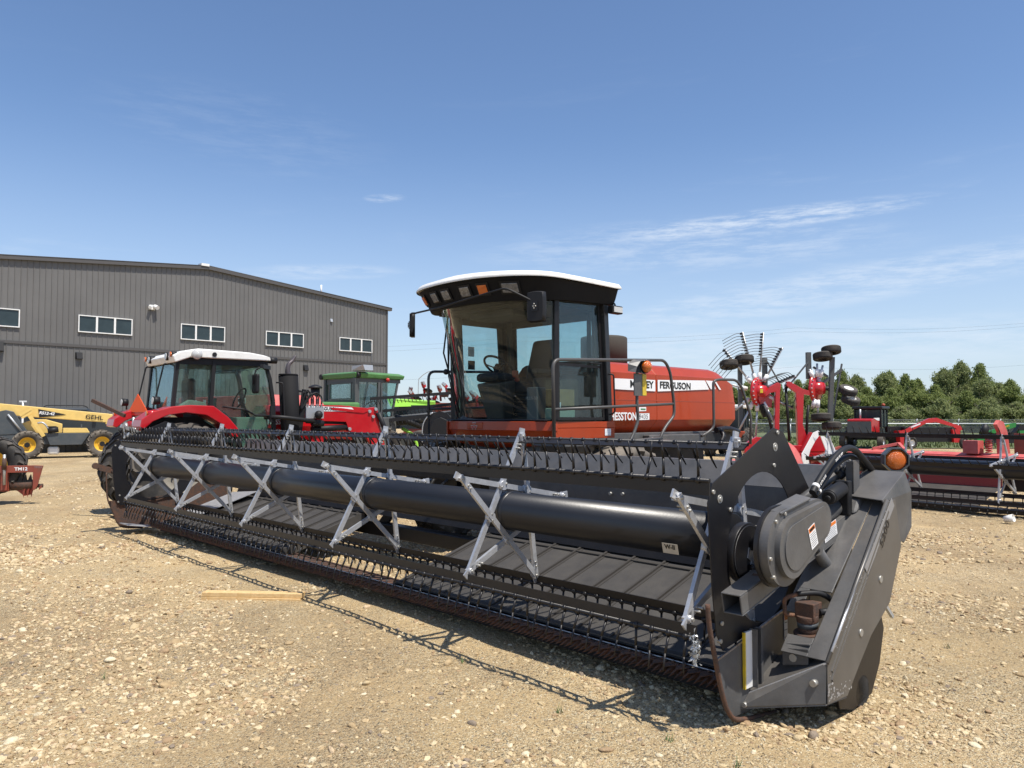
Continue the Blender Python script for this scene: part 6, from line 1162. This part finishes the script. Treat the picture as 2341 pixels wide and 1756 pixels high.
b = MB(); b.bar((.02, -11.0, 8.95), (.02, Y1_+.25, zr(Y1_+.25)+.02), .26, .18); b.bar((.02, -11.0, 8.95), (.02, Y0_-.2, zr(Y0_-.2)+.02), .26, .18); b.box(-.1, .04, -.08, .03, -.1, zr(0)-.05)
b.build('roof_trim', bpy.data.materials['flashing'], BL)
b = MB(); b.sheet([(-18, -11, 9.0), (.15, -11, 9.0), (.15, .25, zr(.25)+.06), (-18, .25, zr(.25)+.06)], .06, (0, 0, 1)); b.sheet([(-18, -11, 9.0), (.15, -11, 9.0), (.15, Y0_-.3, zr(Y0_-.3)+.06), (-18, Y0_-.3, zr(Y0_-.3)+.06)], .06, (0, 0, 1)); b.build('roof', bpy.data.materials['flashing'], BL)
for (pa, pb) in (((0,-3.366,5.957), (-0,-1.119,5.437)), ((0,-7.865,5.987), (-0,-5.635,5.449)), ((0,-12.306,6.009), (0,-10.088,5.476)), ((-0,-16.816,6.016), (0,-14.537,5.475)), ((0,-21.583,6.109), (-0,-19.058,5.501))):
    ya, yb = pa[1], pb[1]; za, zb = pb[2], pa[2]; zb = 6.05; za = 5.28
    e = MB(); n = 3; wd = (yb-ya)/n; hs = [[(ya+wd*i+.042, za+.042), (ya+wd*(i+1)-.042, za+.042), (ya+wd*(i+1)-.042, zb-.042), (ya+wd*i+.042, zb-.042)] for i in range(n)]
    e.prism([(ya, za), (yb, za), (yb, zb), (ya, zb)], 'x', .03, .09, hs); e = e.build('window', 'white', BL)
    for i in range(n): MB().box(.035, .045, ya+wd*i+.03, ya+wd*(i+1)-.03, za+.03, zb-.03).build('pane', 'winglass', e)
for (px, s_, m) in (((-0,-13.665,6.704), .30, 'galv'), ):
    y, z = px[1], px[2]; b = MB(); b.box(.0, .12, y-.14, y+.10, z-.12, z+.10); b.cyl((.10, y+.10, z+.04), (.30, y+.16, z-.04), .10, n=14); b.cyl((.10, y-.10, z+.02), (.26, y-.18, z-.04), .07, n=12); b.build('flood_light', 'white', BL)
for (px, s_) in (((-0,-16.74,4.221), .22), ((0,-5.465,4.198), .22), ((0,-3.879,6.959), .13), ((0,-19.787,4.44), .3)):
    y, z = px[1], px[2]; s_ *= .68; b = MB(); b.add([(0, y-s_, z-s_), (0, y+s_, z-s_), (0, y+s_, z+s_), (0, y-s_, z+s_), (s_*1.1, y-s_*.8, z-s_*.9), (s_*1.1, y+s_*.8, z-s_*.9), (s_*.5, y+s_*.8, z+s_), (s_*.5, y-s_*.8, z+s_)], [(0, 1, 5, 4), (1, 2, 6, 5), (2, 3, 7, 6), (3, 0, 4, 7), (4, 5, 6, 7)]); b.build('wall_light', 'plastic' if s_ > .10 else 'galv', BL)
b = MB(); b.cyl((-.3, -4.35, 8.4), (-.3, -4.35, 8.95), .05, n=8); b.build('roof_vent', 'white', BL); MB().box(-.2, .2, -11.4, -11.0, 9.0, 9.12).build('ridge_cap', 'white', BL)

# ================================================ ground
def gz(x, y):
    """height of the yard: a little lower close by, gently uneven"""
    z = -.065*max(0, min(1, (6.0-y)/3.5))
    k = max(0, min(1, 1.4-y/16)); return z+k*(.018*noise.noise(Vector((x*.9, y*.9, 0)))+.012*noise.noise(Vector((x*2.7, y*2.7, 4))))-.012
xs_ = [-900, -300, -120, -60, -35]+[-24+.5*i for i in range(28)]+[-10+.16*i for i in range(126)]+[10.4+.6*i for i in range(24)]+[35, 60, 120, 300, 900]
ys_ = [-60, -10, -2]+[0+.16*i for i in range(88)]+[14.2+.6*i for i in range(24)]+[32, 40, 55, 80, 120, 200, 400, 900, 1500]
b = MB(); b.grid([[(x, y, gz(x, y)) for x in xs_] for y in ys_], True)
gm = bpy.data.materials.new('gravel'); gm.use_nodes = True; t = gm.node_tree; B = t.nodes['Principled BSDF']; B.inputs['Roughness'].default_value = .92; B.inputs['Specular IOR Level'].default_value = .25
g = nd(t, 'ShaderNodeNewGeometry'); 
def vor(scale, warp=.0):
    v = nd(t, 'ShaderNodeTexVoronoi', Scale=scale); v.inputs['Randomness'].default_value = 1; t.links.new(g.outputs['Position'], v.inputs['Vector']); return v
def noi(scale, det=6, r=.6):
    v = nd(t, 'ShaderNodeTexNoise', Scale=scale, Detail=det, Roughness=r); t.links.new(g.outputs['Position'], v.inputs['Vector']); return v
def cramp(fac, stops, const=False):
    r = nd(t, 'ShaderNodeValToRGB'); r.color_ramp.interpolation = 'CONSTANT' if const else 'LINEAR'
    e = r.color_ramp.elements
    while len(e) < len(stops): e.new(.5)
    for i, (p_, c_) in enumerate(stops): e[i].position = p_; e[i].color = (*c_, 1)
    t.links.new(fac, r.inputs[0]); return r
def mix(f, a, b_, fac=None):
    m = nd(t, 'ShaderNodeMixRGB')
    if f is None: m.inputs[0].default_value = fac
    else: t.links.new(f, m.inputs[0])
    t.links.new(a, m.inputs[1]); t.links.new(b_, m.inputs[2]); return m.outputs[0]
def mrange(x, a, b_, c=0, d=1):
    m = nd(t, 'ShaderNodeMapRange'); m.inputs[1].default_value = a; m.inputs[2].default_value = b_; m.inputs[3].default_value = c; m.inputs[4].default_value = d; t.links.new(x, m.inputs[0]); return m.outputs[0]
def mth(op, a, b_):
    m = nd(t, 'ShaderNodeMath', _operation=op)
    for i, q in enumerate((a, b_)):
        if isinstance(q, (int, float)): m.inputs[i].default_value = q
        else: t.links.new(q, m.inputs[i])
    return m.outputs[0]
STONES = [(0, (0.469, 0.337, 0.180)), (.16, (0.592, 0.455, 0.261)), (.34, (0.694, 0.554, 0.333)), (.52, (0.510, 0.376, 0.207)), (.66, (0.734, 0.604, 0.378)), (.80, (0.428, 0.307, 0.180)), (.88, (0.775, 0.673, 0.459)), (.955, (0.275, 0.218, 0.158))]
va, vb, vc = vor(120), vor(58), vor(27)
sa_, sb_, sc_ = [nd(t, 'ShaderNodeSeparateColor') for _ in range(3)]
for s_, v_ in ((sa_, va), (sb_, vb), (sc_, vc)): t.links.new(v_.outputs['Color'], s_.inputs[0])
ca = cramp(sa_.outputs[0], STONES, True); cb = cramp(sb_.outputs[1], STONES, True); cc = cramp(sc_.outputs[2], STONES, True)
sand = noi(.9, 9, .66); fine = noi(120, 6, .75)
sandc = cramp(fine.outputs[0], [(.30, (0.306, 0.213, 0.108)), (.52, (0.510, 0.376, 0.198)), (.72, (0.714, 0.544, 0.306))])
dirt = mrange(sand.outputs[0], .42, .60)
def edge(v, lo=.16, hi=.34): return mrange(v.outputs['Distance'], hi, lo+.3, 1, .62)
fa = mth('GREATER_THAN', mth('ADD', sa_.outputs[1], mth('MULTIPLY', dirt, -.55)), .22)
c_ = mix(fa, sandc.outputs[0], ca.outputs[0])
inb = mth('LESS_THAN', vb.outputs['Distance'], mrange(sb_.outputs[2], 0, 1, .22, .52)); fb_ = mth('MULTIPLY', inb, mth('GREATER_THAN', mth('ADD', sb_.outputs[0], mth('MULTIPLY', dirt, -.5)), .30))
c_ = mix(fb_, c_, cb.outputs[0])
inc = mth('LESS_THAN', vc.outputs['Distance'], mrange(sc_.outputs[1], 0, 1, .12, .46)); fc_ = mth('MULTIPLY', inc, mth('GREATER_THAN', mth('ADD', sc_.outputs[0], mth('MULTIPLY', dirt, -.35)), .66))
c_ = mix(fc_, c_, cc.outputs[0])
big = noi(.30, 8, .68); dk = mrange(big.outputs[0], .36, .66, .80, 1.14)
br = nd(t, 'ShaderNodeMixRGB', _blend_type='MULTIPLY'); br.inputs[0].default_value = 1; t.links.new(c_, br.inputs[1])
cmb = nd(t, 'ShaderNodeCombineColor'); [t.links.new(dk, cmb.inputs[i]) for i in range(3)]; t.links.new(cmb.outputs[0], br.inputs[2])
# bare brown soil patches, raked out along the way vehicles drive
mpn = nd(t, 'ShaderNodeMapping'); mpn.inputs['Rotation'].default_value = (0, 0, .5); mpn.inputs['Scale'].default_value = (1, .45, 1); t.links.new(g.outputs['Position'], mpn.inputs['Vector'])
soil = nd(t, 'ShaderNodeTexNoise', Scale=.55, Detail=9, Roughness=.68); lk(t, mpn, soil)
sf = mrange(soil.outputs[0], .48, .66, 0, .68); so2 = cramp(fine.outputs[0], [(.3, (0.194, 0.129, 0.068)), (.7, (0.479, 0.346, 0.194))])
t.links.new(mix(sf, br.outputs[0], so2.outputs[0]), B.inputs['Base Color'])
def dome(v, rad): 
    q = mth('DIVIDE', v.outputs['Distance'], rad); return mth('SUBTRACT', 1, mth('MINIMUM', mth('MULTIPLY', q, q), 1))
ha = mth('MULTIPLY', mth('MULTIPLY', dome(va, .5), fa), .009)
hb = mth('MULTIPLY', mth('MULTIPLY', dome(vb, .5), fb_), .017)
hc = mth('MULTIPLY', mth('MULTIPLY', dome(vc, .5), fc_), .030)
hh = mth('ADD', mth('ADD', ha, hb), mth('ADD', hc, mth('MULTIPLY', fine.outputs[0], .010)))
hh = mth('ADD', hh, mth('MULTIPLY', noi(6, 7, .68).outputs[0], .05))
bp = nd(t, 'ShaderNodeBump'); bp.inputs['Strength'].default_value = 1.0; bp.inputs['Distance'].default_value = 1.0; t.links.new(hh, bp.inputs['Height']); t.links.new(bp.outputs[0], B.inputs['Normal'])
MT['gravel'] = gm
gr = struct(b.build('ground', 'gravel', None, fix=False)); 
# loose stones: thousands of little faceted pebbles, one scattered mass
def stones(n, x0, x1, y0, y1, s0, s1, name, ang=False, pw=4.5):
    ico = [(0, 0, 1), (.894, 0, .447), (.276, .851, .447), (-.724, .526, .447), (-.724, -.526, .447), (.276, -.851, .447), (.724, .526, -.447), (-.276, .851, -.447), (-.894, 0, -.447), (-.276, -.851, -.447), (.724, -.526, -.447), (0, 0, -1)]
    fc = [(0, 1, 2), (0, 2, 3), (0, 3, 4), (0, 4, 5), (0, 5, 1), (1, 6, 2), (2, 7, 3), (3, 8, 4), (4, 9, 5), (5, 10, 1), (2, 6, 7), (3, 7, 8), (4, 8, 9), (5, 9, 10), (1, 10, 6), (11, 7, 6), (11, 8, 7), (11, 9, 8), (11, 10, 9), (11, 6, 10)]
    # one subdivision for rounder pebbles
    v = [Vector(p).normalized() for p in ico]; mid_ = {}; f2 = []
    def md(a, b_):
        k = (min(a, b_), max(a, b_))
        if k not in mid_: v.append(((v[a]+v[b_])/2).normalized()); mid_[k] = len(v)-1
        return mid_[k]
    for (a, b_, c) in fc: ab, bc, ca_ = md(a, b_), md(b_, c), md(c, a); f2 += [(a, ab, ca_), (b_, bc, ab), (c, ca_, bc), (ab, bc, ca_)]
    if ang: v = [Vector(p).normalized() for p in ico]; f2 = fc
    base = np.array([tuple(p) for p in v]); F = np.array(f2); nv = len(base)
    Vs, Fs, Cs = [], [], []; o = 0; cnt = 0
    while cnt < n:
        # denser close to the camera
        y = y0+(y1-y0)*random.random()**1.7; x = (random.uniform(x0, x1))*(y/y1*.9+.25)
        pn = noise.noise(Vector((x*.55, y*.55, 9)))
        if pn < .0 and random.random() < .82: continue
        s = s0+(s1-s0)*random.random()**pw; ax = np.array([s*random.uniform(.75, 1.35), s*random.uniform(.6, 1.05), s*random.uniform(.35, .8)])
        P = base*(1+RNG.normal(0, .20 if ang else .09, (nv, 1)))*ax
        a, tl, tb = random.uniform(0, 2*pi), random.gauss(0, .22), random.gauss(0, .22)
        R_ = np.array(Matrix.Rotation(a, 3, 'Z') @ Matrix.Rotation(tl, 3, 'X') @ Matrix.Rotation(tb, 3, 'Y'))
        P = P @ R_.T+np.array([x, y, gz(x, y)+ax[2]*random.uniform(-.35, .35)])
        Vs.append(P); Fs.append(F+o); o += nv; cnt += 1; Cs.append(random.random())
    Vs = np.concatenate(Vs); Fs = np.concatenate(Fs)
    me = bpy.data.meshes.new(name); me.vertices.add(len(Vs)); me.vertices.foreach_set('co', Vs.ravel().astype(np.float32)); me.loops.add(len(Fs)*3); me.loops.foreach_set('vertex_index', Fs.ravel().astype(np.int32))
    me.polygons.add(len(Fs)); me.polygons.foreach_set('loop_start', np.arange(0, len(Fs)*3, 3, dtype=np.int32)); me.polygons.foreach_set('use_smooth', np.full(len(Fs), not ang)); me.update(calc_edges=True)
    at = me.attributes.new('tone', 'FLOAT', 'POINT'); at.data.foreach_set('value', np.repeat(np.array(Cs, dtype=np.float32), nv))
    me.materials.append(MT['pebble']); o = bpy.data.objects.new(name, me); COL.objects.link(o); return o
pm = bpy.data.materials.new('pebbles'); pm.use_nodes = True; t = pm.node_tree; B = t.nodes['Principled BSDF']; B.inputs['Roughness'].default_value = .85; B.inputs['Specular IOR Level'].default_value = .3
a_ = nd(t, 'ShaderNodeAttribute', _attribute_name='tone'); g = nd(t, 'ShaderNodeNewGeometry')
r_s = cramp(a_.outputs['Fac'], [(0, (0.449, 0.327, 0.180)), (.20, (0.571, 0.446, 0.261)), (.42, (0.653, 0.525, 0.324)), (.58, (0.490, 0.366, 0.207)), (.70, (0.694, 0.594, 0.405)), (.78, (0.388, 0.267, 0.153)), (.90, (0.275, 0.218, 0.162)), (.94, (0.592, 0.446, 0.279))], True)
nn_ = noi(34, 6, .7); mm = mrange(nn_.outputs[0], .3, .75, .72, 1.15); br = nd(t, 'ShaderNodeMixRGB', _blend_type='MULTIPLY'); br.inputs[0].default_value = 1; cmb = nd(t, 'ShaderNodeCombineColor'); [t.links.new(mm, cmb.inputs[i]) for i in range(3)]
t.links.new(r_s.outputs[0], br.inputs[1]); t.links.new(cmb.outputs[0], br.inputs[2]); t.links.new(br.outputs[0], B.inputs['Base Color'])
bp = nd(t, 'ShaderNodeBump'); bp.inputs['Strength'].default_value = .6; bp.inputs['Distance'].default_value = .01; t.links.new(noi(120, 4, .6).outputs[0], bp.inputs['Height']); t.links.new(bp.outputs[0], B.inputs['Normal'])
MT['pebble'] = pm
tag(stones(62000, -6.4, 6.4, 2.2, 10.5, .0045, .022, 'gravel_stones', True, 2.4), kind='stuff')
tag(stones(3000, -6.4, 6.4, 2.2, 10.5, .010, .038, 'gravel_stones', False, 4.2), kind='stuff')
tag(stones(22000, -10, 12, 8, 20, .010, .036, 'gravel_stones', True, 2.6), kind='stuff')
wd_ = MB(); random.seed(31)
for (wx, wy) in ((.75, 3.75), (1.0, 3.5), (-.9, 3.3), (.25, 4.1), (1.35, 3.35), (-2.4, 4.6), (1.9, 3.2), (-.3, 4.9), (2.9, 5.2), (.1, 2.9)):
    for _ in range(9):
        a = random.uniform(0, 2*pi); l = random.uniform(.02, .06); x0 = wx+random.uniform(-.02, .02); y0 = wy+random.uniform(-.02, .02); z0 = gz(wx, wy); w_ = .0025
        wd_.add([(x0-w_*sin(a), y0+w_*cos(a), z0), (x0+w_*sin(a), y0-w_*cos(a), z0), (x0+l*cos(a)*.7, y0+l*sin(a)*.7, z0+l)], [(0, 1, 2)])

wm_ = mat('weed_green', (.07, .13, .03), .7); tag(wd_.build('weeds', wm_, fix=False), kind='stuff')
# two planks stacked on the gravel
for i, (nm, lb) in enumerate((('wooden_plank', 'lower of the two short pine planks stacked on the gravel'), ('wooden_plank', 'upper of the two short pine planks stacked on the gravel'))):
    p = tag(MB().box(-.425, .425, -.045, .045, 0, .036).build(nm, 'wood', None, bevel=.003), lb, 'plank', 'stacked pine planks on the gravel')
    p.location = (-2.16+.006*i, 6.47+.008*i, -.035+.006+.0375*i); p.rotation_euler = (0, 0, radians(-5.5+i*1.2))
